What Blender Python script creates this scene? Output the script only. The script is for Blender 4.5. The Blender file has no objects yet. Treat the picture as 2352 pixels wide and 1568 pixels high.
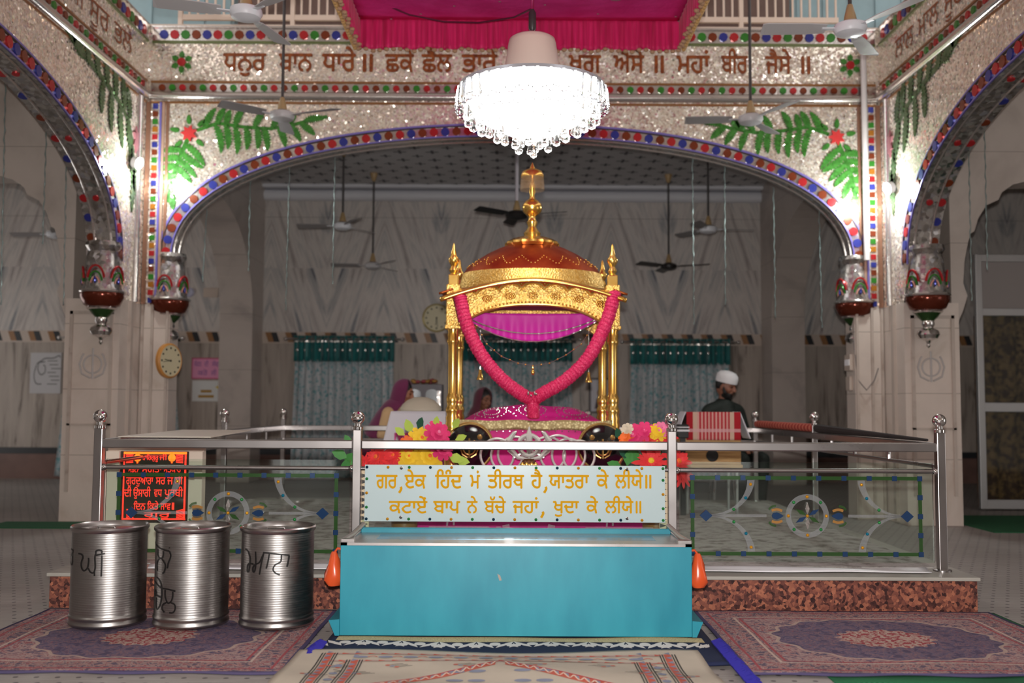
import bpy, bmesh, math, random
from math import pi, sin, cos, sqrt, radians
from mathutils import Vector, Matrix, geometry, Euler

S = bpy.context.scene
COL = S.collection
random.seed(7)

# ---------------------------------------------------------------- camera
FPX = 2300.0                       # focal length in pixels of the 2352 wide frame
CAMH = 1.1
cam_d = bpy.data.cameras.new('camera')
cam_d.sensor_width = 36.0
cam_d.lens = FPX / 2352.0 * 36.0
cam_d.clip_start = 0.05
cam_d.clip_end = 100
cam_d.dof.use_dof = True
cam_d.dof.focus_distance = 5.3
cam_d.dof.aperture_fstop = 1.7
cam = bpy.data.objects.new('camera', cam_d)
COL.objects.link(cam)
cam.location = (0, 0, CAMH)
CAMR = Matrix.Rotation(radians(90 + 3.71), 3, 'X') @ Matrix.Rotation(radians(0.3), 3, 'Z')
cam.rotation_euler = CAMR.to_euler()
S.camera = cam

def ray(px, py):
    return CAMR @ Vector(((px - 1176) / FPX, (784 - py) / FPX, -1.0))
def at(px, py, Y):                 # measured point of the photograph at depth Y
    d = ray(px, py)
    return Vector((0, 0, CAMH)) + d * (Y / d.y)
def atx(px, py, X):                # ... on the plane x = X
    d = ray(px, py)
    return Vector((0, 0, CAMH)) + d * (X / d.x)
def depth_of(px, py, z):           # depth at which the ray meets height z
    d = ray(px, py); return d.y*(z-CAMH)/d.z
def pxm(Y):
    return FPX / Y                 # pixels per metre at depth Y

# ---------------------------------------------------------------- light
S.view_settings.view_transform = 'Standard'
S.view_settings.look = 'None'
S.view_settings.gamma = 1.0
S.view_settings.use_curve_mapping = False
S.view_settings.exposure = 0.0
S.cycles.max_bounces = 10
S.cycles.diffuse_bounces = 4
S.cycles.glossy_bounces = 4
S.cycles.transmission_bounces = 8
S.cycles.transparent_max_bounces = 16
S.cycles.sample_clamp_indirect = 6.0
S.cycles.caustics_reflective = False
S.cycles.caustics_refractive = False

W = bpy.data.worlds.new('daylight')
S.world = W
W.use_nodes = True
bg = W.node_tree.nodes['Background']
bg.inputs[0].default_value = (1.0, 0.965, 0.94, 1)
bg.inputs[1].default_value = 1.85

def lamp(name, kind, loc, energy, color=(1, 1, 1), size=0.1, target=None):
    l = bpy.data.lights.new(name, kind)
    l.energy = energy
    l.color = color
    if kind == 'AREA':
        l.shape = 'DISK'
        l.size = size
    else:
        l.shadow_soft_size = size
    o = bpy.data.objects.new(name, l)
    COL.objects.link(o)
    o.location = loc
    if target is not None:
        o.rotation_euler = (Vector(target) - Vector(loc)).to_track_quat('-Z', 'Y').to_euler()
    return o
# the photographer's flash, on top of the camera
lamp('camera_flash', 'AREA', (0.0, -0.03, 1.24), 235, (1.0, 0.965, 0.93), 0.07, (0, 10, 1.75))

# ---------------------------------------------------------------- helpers
WL = {}
def C(r, g, b):
    def f(c):
        c /= 255.0
        return c / 12.92 if c <= 0.04045 else ((c + 0.055) / 1.055) ** 2.4
    return (f(r), f(g), f(b), 1.0)

class MB:
    """collects shapes and links them as ONE mesh object"""
    def __init__(s):
        s.v = []; s.f = []; s.m = []; s.sm = []
    def add(s, vs, fs, m=0, smooth=False, mat=None):
        b = len(s.v)
        for v in vs:
            v = Vector(v)
            s.v.append(mat @ v if mat is not None else v)
        for f in fs:
            s.f.append([i + b for i in f]); s.m.append(m); s.sm.append(smooth)
        return s
    def bx(s, x0, x1, y0, y1, z0, z1, m=0, mat=None):
        vs = [(x, y, z) for x in (x0, x1) for y in (y0, y1) for z in (z0, z1)]
        return s.add(vs, [(0,1,3,2),(4,6,7,5),(0,4,5,1),(2,3,7,6),(0,2,6,4),(1,5,7,3)], m, False, mat)
    def box(s, c, d, m=0, rot=None):
        M = Matrix.Translation(Vector(c))
        if rot is not None:
            M = M @ (Euler(rot).to_matrix().to_4x4() if not isinstance(rot, Matrix) else rot.to_4x4())
        return s.bx(-d[0]/2, d[0]/2, -d[1]/2, d[1]/2, -d[2]/2, d[2]/2, m, M)
    def lathe(s, prof, c=(0,0,0), seg=24, m=0, rot=None, smooth=True, ripple=None):
        M = Matrix.Translation(Vector(c))
        if rot is not None:
            M = M @ (rot.to_4x4() if isinstance(rot, Matrix) else Euler(rot).to_matrix().to_4x4())
        vs = []; fs = []
        n = len(prof)
        for (r, z) in prof:
            for k in range(seg):
                a = 2*pi*k/seg
                q = r * (ripple(a, z) if ripple else 1.0)
                vs.append((q*cos(a), q*sin(a), z))
        for i in range(n-1):
            for k in range(seg):
                k2 = (k+1) % seg
                fs.append((i*seg+k, i*seg+k2, (i+1)*seg+k2, (i+1)*seg+k))
        if prof[0][0] > 1e-5: fs.append(tuple(range(seg))[::-1])
        if prof[-1][0] > 1e-5: fs.append(tuple((n-1)*seg+k for k in range(seg)))
        return s.add(vs, fs, m, smooth, M)
    def cyl(s, c, r, h, seg=20, m=0, rot=None, r2=None):
        return s.lathe([(r, 0), (r if r2 is None else r2, h)], c, seg, m, rot)
    def tube(s, path, r, seg=8, m=0, caps=True, closed=False, flat=1.0, up=None):
        P = [Vector(p) for p in path]
        n = len(P)
        R = r if isinstance(r, (list, tuple)) else [r]*n
        vs = []; fs = []
        pu = None
        for i in range(n):
            if closed: t = P[(i+1) % n] - P[i-1]
            else: t = P[min(i+1, n-1)] - P[max(i-1, 0)]
            if t.length < 1e-9: t = Vector((0,0,1))
            t.normalize()
            if pu is None:
                u = Vector(up) if up is not None else (Vector((0,0,1)) if abs(t.z) < .9 else Vector((0,1,0)))
            else: u = pu
            u = u - t*u.dot(t)
            if u.length < 1e-6: u = t.orthogonal()
            u.normalize(); pu = u
            w = t.cross(u)
            for k in range(seg):
                a = 2*pi*k/seg
                vs.append(P[i] + u*(R[i]*cos(a)*flat) + w*(R[i]*sin(a)))
        m_ = n if closed else n-1
        for i in range(m_):
            for k in range(seg):
                k2 = (k+1) % seg; j = (i+1) % n
                fs.append((i*seg+k, i*seg+k2, j*seg+k2, j*seg+k))
        if caps and not closed:
            fs.append(tuple(range(seg))[::-1]); fs.append(tuple((n-1)*seg+k for k in range(seg)))
        return s.add(vs, fs, m, seg > 5)
    def sph(s, c, r, seg=16, rings=10, m=0, rot=None):
        if not isinstance(r, (tuple, list)): r = (r, r, r)
        M = Matrix.Translation(Vector(c))
        if rot is not None: M = M @ (rot.to_4x4() if isinstance(rot, Matrix) else Euler(rot).to_matrix().to_4x4())
        vs = [(0,0,r[2])]; fs = []
        for i in range(1, rings):
            t = pi*i/rings
            for k in range(seg):
                a = 2*pi*k/seg
                vs.append((r[0]*sin(t)*cos(a), r[1]*sin(t)*sin(a), r[2]*cos(t)))
        vs.append((0,0,-r[2]))
        for k in range(seg):
            fs.append((0, 1+k, 1+(k+1) % seg))
        for i in range(rings-2):
            for k in range(seg):
                fs.append((1+i*seg+k, 1+(i+1)*seg+k, 1+(i+1)*seg+(k+1) % seg, 1+i*seg+(k+1) % seg))
        L = len(vs)-1; b = 1+(rings-2)*seg
        for k in range(seg): fs.append((L, b+(k+1) % seg, b+k))
        return s.add(vs, fs, m, True, M)
    def prism(s, poly, fn, w0, w1, m=0, side=None, smooth=False):
        n = len(poly)
        vs = [fn(u, v, w0) for u, v in poly] + [fn(u, v, w1) for u, v in poly]
        s.add(vs, [tuple(range(n)), tuple(range(2*n-1, n-1, -1))], m, False)
        s.add(vs, [(i, (i+1) % n, n+(i+1) % n, n+i) for i in range(n)], m if side is None else side, smooth)
        return s
    def grid(s, fn, nu, nv, m=0, smooth=True, cu=False):
        vs = [fn(i/nu, j/nv) for j in range(nv+1) for i in range(nu + (0 if cu else 1))]
        w = nu if cu else nu+1
        fs = []
        for j in range(nv):
            for i in range(nu):
                i2 = (i+1) % w
                fs.append((j*w+i, j*w+i2, (j+1)*w+i2, (j+1)*w+i))
        return s.add(vs, fs, m, smooth)
    def tris(s, vs2, ts, fn, m=0):
        return s.add([fn(*v) for v in vs2], ts, m)
    def build(s, name, mats, parent=None, bevel=0, solid=0, subsurf=0, angle=40, origin=None, recalc=True):
        me = bpy.data.meshes.new(name)
        off = WL.get(parent, Vector((0,0,0))) if parent is not None else (Vector(origin) if origin is not None else Vector((0,0,0)))
        # merge duplicate corner points of adjoining shapes only inside each added piece
        me.from_pydata([tuple(v - off) for v in s.v], [], s.f)
        if not isinstance(mats, (list, tuple)): mats = [mats]
        for m in mats: me.materials.append(m)
        me.polygons.foreach_set('material_index', s.m)
        me.polygons.foreach_set('use_smooth', s.sm)
        if recalc:
            bm = bmesh.new(); bm.from_mesh(me)
            bmesh.ops.recalc_face_normals(bm, faces=bm.faces)
            bm.to_mesh(me); bm.free()
        if any(s.sm):
            me.set_sharp_from_angle(angle=radians(angle))
        me.update()
        o = bpy.data.objects.new(name, me)
        COL.objects.link(o)
        if parent is not None:
            o.parent = parent
            WL[o] = WL[parent].copy()
        else:
            o.location = off
            WL[o] = off.copy()
        if solid:
            md = o.modifiers.new('thickness', 'SOLIDIFY'); md.thickness = solid; md.offset = 0
        if bevel:
            md = o.modifiers.new('bevel', 'BEVEL'); md.width = bevel; md.segments = 2; md.limit_method = 'ANGLE'
        if subsurf:
            md = o.modifiers.new('sub', 'SUBSURF'); md.levels = subsurf; md.render_levels = subsurf
        return o

def tag(o, label=None, cat=None, group=None, kind=None):
    if label: o['label'] = label
    if cat: o['category'] = cat
    if group: o['group'] = group
    if kind: o['kind'] = kind
    return o
def thing(name, label, cat, loc=(0,0,0), group=None, rotz=0):
    o = bpy.data.objects.new(name, None)
    o.empty_display_size = 0.05
    COL.objects.link(o)
    o.location = loc
    o.rotation_euler = (0, 0, rotz)
    WL[o] = Vector(loc)
    return tag(o, label, cat, group)
def subgroup(name, parent):
    o = bpy.data.objects.new(name, None); o.empty_display_size = 0.05
    COL.objects.link(o); o.parent = parent; WL[o] = WL[parent].copy()
    return o
def struct(name, mb, mats, **k):
    return tag(mb.build(name, mats, **k), kind='structure')
def dup(root, loc, rotz=0, label=None, scale=None):
    r = root.copy(); COL.objects.link(r)
    r.location = loc; r.rotation_euler = (0, 0, rotz)
    if label: r['label'] = label
    if scale: r.scale = (scale,)*3
    for ch in list(root.children):
        c = ch.copy(); COL.objects.link(c); c.parent = r
        for g in list(ch.children):
            d = g.copy(); COL.objects.link(d); d.parent = c
    return r

# ---------------------------------------------------------------- node helper
class NT:
    def __init__(s, mat):
        s.mat = mat; s.t = mat.node_tree; s.n = s.t.nodes; s.l = s.t.links
        s.b = s.n['Principled BSDF']
        s._co = None
    def new(s, t, **k):
        n = s.n.new(t)
        for a, v in k.items(): setattr(n, a, v)
        return n
    def put(s, sock, v):
        if isinstance(v, bpy.types.NodeSocket): s.l.new(v, sock)
        else: sock.default_value = v
    def co(s):
        if s._co is None: s._co = s.new('ShaderNodeTexCoord')
        return s._co.outputs['Object']
    def gen(s):
        if s._co is None: s._co = s.new('ShaderNodeTexCoord')
        return s._co.outputs['Generated']
    def m(s, op, a, b=0.0, c=0.0):
        n = s.new('ShaderNodeMath', operation=op)
        s.put(n.inputs[0], a); s.put(n.inputs[1], b); s.put(n.inputs[2], c)
        return n.outputs[0]
    def xyz(s, v=None):
        n = s.new('ShaderNodeSeparateXYZ'); s.put(n.inputs[0], v if v is not None else s.co())
        return n.outputs
    def vec(s, x, y, z=0.0):
        n = s.new('ShaderNodeCombineXYZ'); s.put(n.inputs[0], x); s.put(n.inputs[1], y); s.put(n.inputs[2], z)
        return n.outputs[0]
    def noise(s, v=None, scale=5, detail=3, rough=.55, dist=0.0, col=False):
        n = s.new('ShaderNodeTexNoise'); s.put(n.inputs['Vector'], v if v is not None else s.co())
        n.inputs['Scale'].default_value = scale; n.inputs['Detail'].default_value = detail
        n.inputs['Roughness'].default_value = rough; n.inputs['Distortion'].default_value = dist
        return n.outputs['Color' if col else 'Fac']
    def vor(s, v=None, scale=5, feature='F1', out='Distance', rnd=1.0):
        n = s.new('ShaderNodeTexVoronoi', feature=feature); s.put(n.inputs['Vector'], v if v is not None else s.co())
        n.inputs['Scale'].default_value = scale; n.inputs['Randomness'].default_value = rnd
        return n.outputs[out]
    def ramp(s, f, stops, interp='LINEAR'):
        n = s.new('ShaderNodeValToRGB'); n.color_ramp.interpolation = interp
        s.put(n.inputs[0], f)
        e = n.color_ramp.elements
        while len(e) < len(stops): e.new(0.5)
        for i, (p, c) in enumerate(stops):
            e[i].position = p; e[i].color = c if len(c) == 4 else (*c, 1)
        return n.outputs[0]
    def mix(s, f, a, b, blend='MIX'):
        n = s.new('ShaderNodeMix', data_type='RGBA', blend_type=blend)
        s.put(n.inputs[0], f); s.put(n.inputs[6], a); s.put(n.inputs[7], b)
        return n.outputs[2]
    def step(s, a, lo, hi):
        n = s.new('ShaderNodeMapRange'); s.put(n.inputs[0], a)
        n.inputs[1].default_value = lo; n.inputs[2].default_value = hi
        return n.outputs[0]
    def bump(s, h, strength=.3, dist=.01):
        n = s.new('ShaderNodeBump'); n.inputs['Strength'].default_value = strength
        n.inputs['Distance'].default_value = dist
        s.put(n.inputs['Height'], h)
        s.l.new(n.outputs[0], s.b.inputs['Normal'])
    def base(s, c): s.put(s.b.inputs['Base Color'], c)
    def set(s, k, v): s.put(s.b.inputs[k], v)

def mat(name, color=(.8,.8,.8,1), rough=.5, metal=0.0, fn=None, spec=None, trans=0.0, ior=1.45, emit=None, estr=0.0, coat=0.0, alpha=1.0, sheen=0.0, var=0.0):
    m = bpy.data.materials.new(name); m.use_nodes = True
    t = NT(m); b = t.b
    b.inputs['Base Color'].default_value = color
    b.inputs['Roughness'].default_value = rough
    b.inputs['Metallic'].default_value = metal
    b.inputs['IOR'].default_value = ior
    b.inputs['Transmission Weight'].default_value = trans
    if spec is not None: b.inputs['Specular IOR Level'].default_value = spec
    if coat: b.inputs['Coat Weight'].default_value = coat; b.inputs['Coat Roughness'].default_value = .08
    if sheen: b.inputs['Sheen Weight'].default_value = sheen
    if emit: b.inputs['Emission Color'].default_value = emit; b.inputs['Emission Strength'].default_value = estr
    b.inputs['Alpha'].default_value = alpha
    if var:
        f = t.noise(scale=6, detail=4)
        k = t.ramp(f, [(.3, tuple(c*(1-var) for c in color[:3])), (.7, tuple(min(1, c*(1+var*.6)) for c in color[:3]))])
        t.base(k)
    if fn: fn(t)
    return m

# ---------------------------------------------------------------- lettering (Gurmukhi glyphs filled by winding number)
_tc = {}
def text2d(body, bold=0.0):
    """triangles of a line of writing, em = 1, base line at y = 0"""
    if (body, bold) in _tc: return _tc[(body, bold)]
    c = bpy.data.curves.new('lettering', 'FONT'); c.body = body
    o = bpy.data.objects.new('lettering', c); COL.objects.link(o)
    dg = bpy.context.evaluated_depsgraph_get()
    cu = o.evaluated_get(dg).to_curve(dg)
    loops = []
    for sp in cu.splines:
        pts = []
        if sp.type == 'BEZIER':
            bp = sp.bezier_points; n = len(bp)
            for i in range(n):
                a, b = bp[i], bp[(i+1) % n]
                straight = (a.handle_right - a.co).length < 1e-5 and (b.handle_left - b.co).length < 1e-5
                q = geometry.interpolate_bezier(a.co, a.handle_right, b.handle_left, b.co, 2 if straight else 6)
                pts += [Vector((p.x, p.y)) for p in q[:-1]]
        else:
            pts = [Vector((p.co.x, p.co.y)) for p in sp.points]
        cl = []
        for p in pts:
            if not cl or (p - cl[-1]).length > 1e-4: cl.append(p)
        if len(cl) > 2 and (cl[0] - cl[-1]).length < 1e-4: cl.pop()
        if len(cl) > 2: loops.append(cl)
    bpy.data.objects.remove(o); bpy.data.curves.remove(c)
    if bold:                       # thicker brush: union of shifted outlines
        loops = [[p + Vector(d)*bold for p in L] for L in loops for d in ((1,0),(-1,0),(0,1),(0,-1))]
    V = []; E = []
    for L in loops:
        b = len(V); V += L
        E += [(b+i, b+(i+1) % len(L)) for i in range(len(L))]
    vo, eo, fo, _, _, _ = geometry.delaunay_2d_cdt(V, E, [], 0, 1e-5)
    boxes = [(min(p.x for p in L), max(p.x for p in L), min(p.y for p in L), max(p.y for p in L)) for L in loops]
    def wind(p):
        w = 0
        for L, bb in zip(loops, boxes):
            if not (bb[0] <= p.x <= bb[1] and bb[2] <= p.y <= bb[3]): continue
            n = len(L)
            for i in range(n):
                a, b = L[i], L[(i+1) % n]
                if a.y <= p.y:
                    if b.y > p.y and (b.x-a.x)*(p.y-a.y) - (p.x-a.x)*(b.y-a.y) > 0: w += 1
                elif b.y <= p.y and (b.x-a.x)*(p.y-a.y) - (p.x-a.x)*(b.y-a.y) < 0: w -= 1
        return w
    T = []
    for f in fo:
        ce = sum((vo[i] for i in f), Vector((0, 0))) / len(f)
        if wind(ce) != 0: T.append(tuple(f))
    used = sorted({i for f in T for i in f}); mp = {k: i for i, k in enumerate(used)}
    vs = [(vo[i].x, vo[i].y) for i in used]; T = [tuple(mp[i] for i in f) for f in T]
    _tc[(body, bold)] = (vs, T)
    return vs, T
def write(mb, body, x0, x1, zhead, zbase, fn, m=0, bold=0.0):
    """fit a word between x0..x1, head line at zhead and foot at zbase; fn(u, v) -> point"""
    vs, T = text2d(body, bold)
    if not T: return
    hb = text2d('\u0a17')[0]; top = max(v[1] for v in hb); bot = min(v[1] for v in hb)
    ax = min(v[0] for v in vs); bx_ = max(v[0] for v in vs)
    mb.tris([(x0 + (v[0]-ax)/(bx_-ax)*(x1-x0), zbase + (v[1]-bot)/(top-bot)*(zhead-zbase)) for v in vs], T, fn, m)
def stroke(mb, pts, w, fn, m=0):
    """brush stroke ribbon in 2d mapped by fn"""
    P = [Vector(p) for p in pts]
    # smooth
    Q = []
    for i in range(len(P)-1):
        a = P[max(i-1,0)]; b = P[i]; c = P[i+1]; d = P[min(i+2, len(P)-1)]
        for k in range(5):
            t = k/5
            Q.append(0.5*((2*b) + (c-a)*t + (2*a-5*b+4*c-d)*t*t + (3*b-a-3*c+d)*t**3))
    Q.append(P[-1])
    vs = []; fs = []
    for i, p in enumerate(Q):
        t = Q[min(i+1, len(Q)-1)] - Q[max(i-1, 0)]
        if t.length < 1e-9: t = Vector((1, 0))
        t.normalize(); n = Vector((-t.y, t.x))*w/2
        vs += [fn(*(p+n)), fn(*(p-n))]
        if i: fs.append((2*i-2, 2*i-1, 2*i+1, 2*i))
    mb.add(vs, fs, m)

# ================================================================ materials
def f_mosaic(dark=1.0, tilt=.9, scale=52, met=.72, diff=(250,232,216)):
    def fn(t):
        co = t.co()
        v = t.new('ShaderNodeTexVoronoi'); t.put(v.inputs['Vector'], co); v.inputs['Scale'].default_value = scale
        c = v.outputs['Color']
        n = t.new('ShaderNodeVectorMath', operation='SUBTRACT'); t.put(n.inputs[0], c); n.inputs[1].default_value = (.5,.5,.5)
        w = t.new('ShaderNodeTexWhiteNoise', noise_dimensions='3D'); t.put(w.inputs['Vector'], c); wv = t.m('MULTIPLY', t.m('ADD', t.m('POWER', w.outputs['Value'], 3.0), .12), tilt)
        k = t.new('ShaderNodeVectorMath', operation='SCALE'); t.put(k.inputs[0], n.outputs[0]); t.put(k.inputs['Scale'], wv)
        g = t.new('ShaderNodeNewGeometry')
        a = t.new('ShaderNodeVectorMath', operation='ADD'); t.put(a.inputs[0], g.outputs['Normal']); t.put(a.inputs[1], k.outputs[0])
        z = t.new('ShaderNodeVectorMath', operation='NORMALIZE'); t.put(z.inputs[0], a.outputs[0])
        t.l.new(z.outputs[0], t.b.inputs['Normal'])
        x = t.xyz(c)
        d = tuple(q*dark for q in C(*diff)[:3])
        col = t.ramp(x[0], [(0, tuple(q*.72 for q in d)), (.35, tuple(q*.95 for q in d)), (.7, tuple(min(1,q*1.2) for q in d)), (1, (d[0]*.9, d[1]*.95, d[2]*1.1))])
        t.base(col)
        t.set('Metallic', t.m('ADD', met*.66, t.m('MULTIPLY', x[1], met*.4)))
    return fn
M = {}
M['mosaic'] = mat('mirror_mosaic', rough=.13, fn=f_mosaic())
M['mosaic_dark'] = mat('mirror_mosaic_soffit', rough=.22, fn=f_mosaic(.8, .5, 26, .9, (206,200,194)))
M['silver'] = mat('silver_glass_strip', C(214,208,204), .17, .9, fn=lambda t: t.bump(t.noise(scale=30, detail=2), .15, .01))
M['steel'] = mat('stainless_steel', C(172,167,166), .2, 1.0, fn=lambda t: t.set('Roughness', t.step(t.noise(scale=5, detail=2), -1.4, 5.0)))
M['chrome'] = mat('chrome', C(225,222,220), .06, 1.0)

def f_marble(base, vein, scale=1.6, joint=None):
    def fn(t):
        co = t.co()
        n = t.noise(scale=scale, detail=6, rough=.6, dist=.8)
        n2 = t.noise(scale=scale*6, detail=4)
        c = t.ramp(n, [(.3, C(*vein)), (.46, C(*base)), (.62, tuple(min(1, q*1.08) for q in C(*base)[:3])), (.8, tuple(q*.85 for q in C(*base)[:3]))])
        c = t.mix(t.m('MULTIPLY', n2, .25), c, C(*[int(b*.85) for b in base]), 'MIX')
        if joint:
            z = t.m('FRACT', t.m('DIVIDE', t.xyz()[2], joint))
            j = t.m('LESS_THAN', z, .006/joint)
            c = t.mix(t.m('MULTIPLY', j, .6), c, C(95,82,72))
        t.base(c)
    return fn
M['marble'] = mat('white_marble', rough=.35, fn=f_marble((212,198,188), (188,170,156), 1.2, .62))
M['marble_trim'] = mat('marble_trim', rough=.35, fn=f_marble((190,176,166), (150,130,118), 2.5))
M['marble_arch'] = mat('marble_arch', rough=.4, fn=f_marble((196,184,176), (172,160,152), .8, .9))
M['marble_grey'] = mat('grey_marble', rough=.4, fn=f_marble((190,178,170), (160,150,144), 1.2, .8))

def f_vmarble(t):
    X = t.xyz(); P = 1.7
    u = t.m('MULTIPLY', t.m('ABSOLUTE', t.m('SUBTRACT', t.m('FRACT', t.m('ADD', t.m('DIVIDE', X[0], P), .13)), .5)), P)
    tier = t.m('FLOOR', t.m('DIVIDE', t.m('ADD', X[2], .95), 2.05))
    a = t.m('SUBTRACT', t.m('MULTIPLY', u, 2.0), t.m('MULTIPLY', X[2], .62))
    al = t.m('ADD', t.m('MULTIPLY', X[2], .5), t.m('MULTIPLY', u, .3))
    v = t.vec(t.m('MULTIPLY', a, 3.2), t.m('MULTIPLY', al, .9), t.m('MULTIPLY', tier, 3.3))
    n = t.noise(v, 1.5, 5, .62, .6)
    c = t.ramp(n, [(.29, C(96,100,110)), (.37, C(166,164,164)), (.5, C(208,200,194)), (.6, C(190,182,178)), (.68, C(158,148,144)), (.8, C(208,200,194))])
    lowz = t.m('LESS_THAN', X[2], 2.06)
    low = t.ramp(t.noise(t.vec(t.m('MULTIPLY', X[0], 7), 0, t.m('MULTIPLY', X[2], .7)), 1.3, 4, .6, .7), [(.32, C(104,94,86)), (.45, C(168,156,146)), (.7, C(184,172,162))])
    c = t.mix(lowz, c, low)
    j = t.m('LESS_THAN', t.m('ABSOLUTE', t.m('SUBTRACT', X[2], 3.92)), .005)
    c = t.mix(t.m('MULTIPLY', j, .5), c, C(110,104,100))
    t.base(c)
M['vmarble'] = mat('book_matched_marble', rough=.38, fn=f_vmarble)

def f_floor(t):
    X = t.xyz()
    s = 1/.085
    x = t.m('MULTIPLY', X[0], s); y = t.m('MULTIPLY', X[1], s)
    row = t.m('FLOOR', y)
    xo = t.m('ADD', x, t.m('MULTIPLY', t.m('MODULO', row, 2.0), .5))
    fx = t.m('SUBTRACT', t.m('FRACT', xo), .5); fy = t.m('SUBTRACT', t.m('FRACT', y), .5)
    d = t.m('SQRT', t.m('ADD', t.m('POWER', t.m('ABSOLUTE', fx), 2.0), t.m('POWER', t.m('ABSOLUTE', fy), 2.0)))
    dot = t.m('LESS_THAN', d, .13)
    base = t.ramp(t.noise(scale=1.1, detail=5), [(.3, C(146,139,134)), (.7, C(170,164,160))])
    base = t.mix(.35, base, t.ramp(t.noise(t.vec(t.m('MULTIPLY', X[0], 1.5), t.m('MULTIPLY', X[1], 22)), 3, 3), [(.35, C(136,129,124)), (.65, C(178,172,168))]))
    t.base(t.mix(t.m('MULTIPLY', dot, .85), base, C(72,66,70)))
    t.bump(t.noise(scale=2.2, detail=3), .25, .03)
M['floor'] = mat('dotted_floor_sheet', rough=.55, fn=f_floor)

def f_granite(t):
    v = t.vor(scale=60, out='Color'); x = t.xyz(v)
    n = t.noise(scale=26, detail=5)
    c = t.ramp(t.m('ADD', t.m('MULTIPLY', x[0], .6), t.m('MULTIPLY', n, .4)), [(.2, C(58,40,40)), (.4, C(104,64,58)), (.6, C(140,86,72)), (.8, C(176,112,88))])
    t.base(c)
M['granite'] = mat('red_granite', rough=.22, fn=f_granite)

def f_ceil(t):
    X = t.xyz(); s = 1/.42
    x = t.m('MULTIPLY', X[0], s); y = t.m('MULTIPLY', X[1], s)
    def dots(ox, oy, r):
        fx = t.m('SUBTRACT', t.m('FRACT', t.m('ADD', x, ox)), .5); fy = t.m('SUBTRACT', t.m('FRACT', t.m('ADD', y, oy)), .5)
        ang = t.m('ARCTAN2', fy, fx)
        d = t.m('SQRT', t.m('ADD', t.m('MULTIPLY', fx, fx), t.m('MULTIPLY', fy, fy)))
        rr = t.m('ADD', r, t.m('MULTIPLY', t.m('COSINE', t.m('MULTIPLY', ang, 4.0)), r*.55))
        return t.m('LESS_THAN', d, rr)
    k = t.m('MAXIMUM', dots(0, 0, .14), dots(.5, .5, .12))
    t.base(t.mix(k, C(190,189,190), C(92,91,96)))
M['ceil'] = mat('printed_ceiling', rough=.7, fn=f_ceil)
M['plaster'] = mat('plaster', C(208,202,196), .6, var=.06)
M['plaster_w'] = mat('white_moulding', C(216,216,222), .5)
M['brownwall'] = mat('gallery_wall', C(142,118,110), .7, var=.12)
M['bluepanel'] = mat('blue_grey_panel', C(150,178,186), .5, var=.08)
M['cream'] = mat('cream_paint', C(232,214,198), .45)
M['ink'] = mat('brown_enamel', C(128,62,22), .35, fn=lambda t: t.base(t.ramp(t.noise(scale=25), [(.35, C(112,50,18)), (.65, C(150,78,30))])))
RED = mat('red_glass', C(182,44,48), .22, .3, var=.15); BLUE = mat('blue_glass', C(56,62,146), .22, .3, var=.15)
BRN = mat('brown_glass', C(126,58,34), .22, .3, var=.15); GRN = mat('green_glass', C(56,128,46), .22, .2, var=.2)
M['leaf'] = mat('green_mirror_leaf', C(66,150,46), .25, .25, fn=f_mosaic(.8, .35, 40, .3, (74,140,58)))
M['purple'] = mat('violet_strip', C(128,118,196), .3, .4)
M['dark_edge'] = mat('dark_edge', C(60,50,50), .3, .4)
M['alu'] = mat('anodised_aluminium', C(168,166,166), .4, .6)
def f_glass(t):
    tr = t.new('ShaderNodeBsdfTransparent'); tr.inputs[0].default_value = (.90,.96,.93,1)
    gl = t.new('ShaderNodeBsdfGlossy'); gl.inputs['Roughness'].default_value = .03
    fr = t.new('ShaderNodeFresnel'); fr.inputs[0].default_value = 1.5
    mx = t.new('ShaderNodeMixShader')
    t.l.new(fr.outputs[0], mx.inputs[0]); t.l.new(tr.outputs[0], mx.inputs[1]); t.l.new(gl.outputs[0], mx.inputs[2])
    t.l.new(mx.outputs[0], t.n['Material Output'].inputs['Surface'])
M['glass'] = mat('railing_glass', fn=f_glass)
M['thin'] = mat('door_glass', fn=f_glass); [n for n in M['thin'].node_tree.nodes if n.bl_idname == 'ShaderNodeFresnel'][0].inputs[0].default_value = 1.12
M['brass'] = mat('brass', C(190,140,60), .3, .9)
M['black'] = mat('black_plastic', C(22,21,22), .4)
M['white'] = mat('white_enamel', C(236,236,240), .3)
M['tan'] = mat('tan_tile', C(150,108,70), .35); M['darktile'] = mat('dark_tile', C(46,48,52), .35); M['lighttile'] = mat('light_tile', C(196,180,168), .35)

# ================================================================ structure
YB, XW, YP, XO, XJ = 10.0, 3.72, 9.47, 4.24, 3.43
YD = 14.9
ZM = at(1178, 703, YB).z
ZS = at(1178, 596, YB).z
ZC = at(1178, 314, YB).z
ZT = at(1178, 66, YB).z
YF = 2*(YB - XW) - YP              # front end of the side arches
ZN = 7.6                           # nave ceiling

struct('floor', MB().bx(-9, 9, -4, 15.2, -.1, 0), M['floor'])

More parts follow.
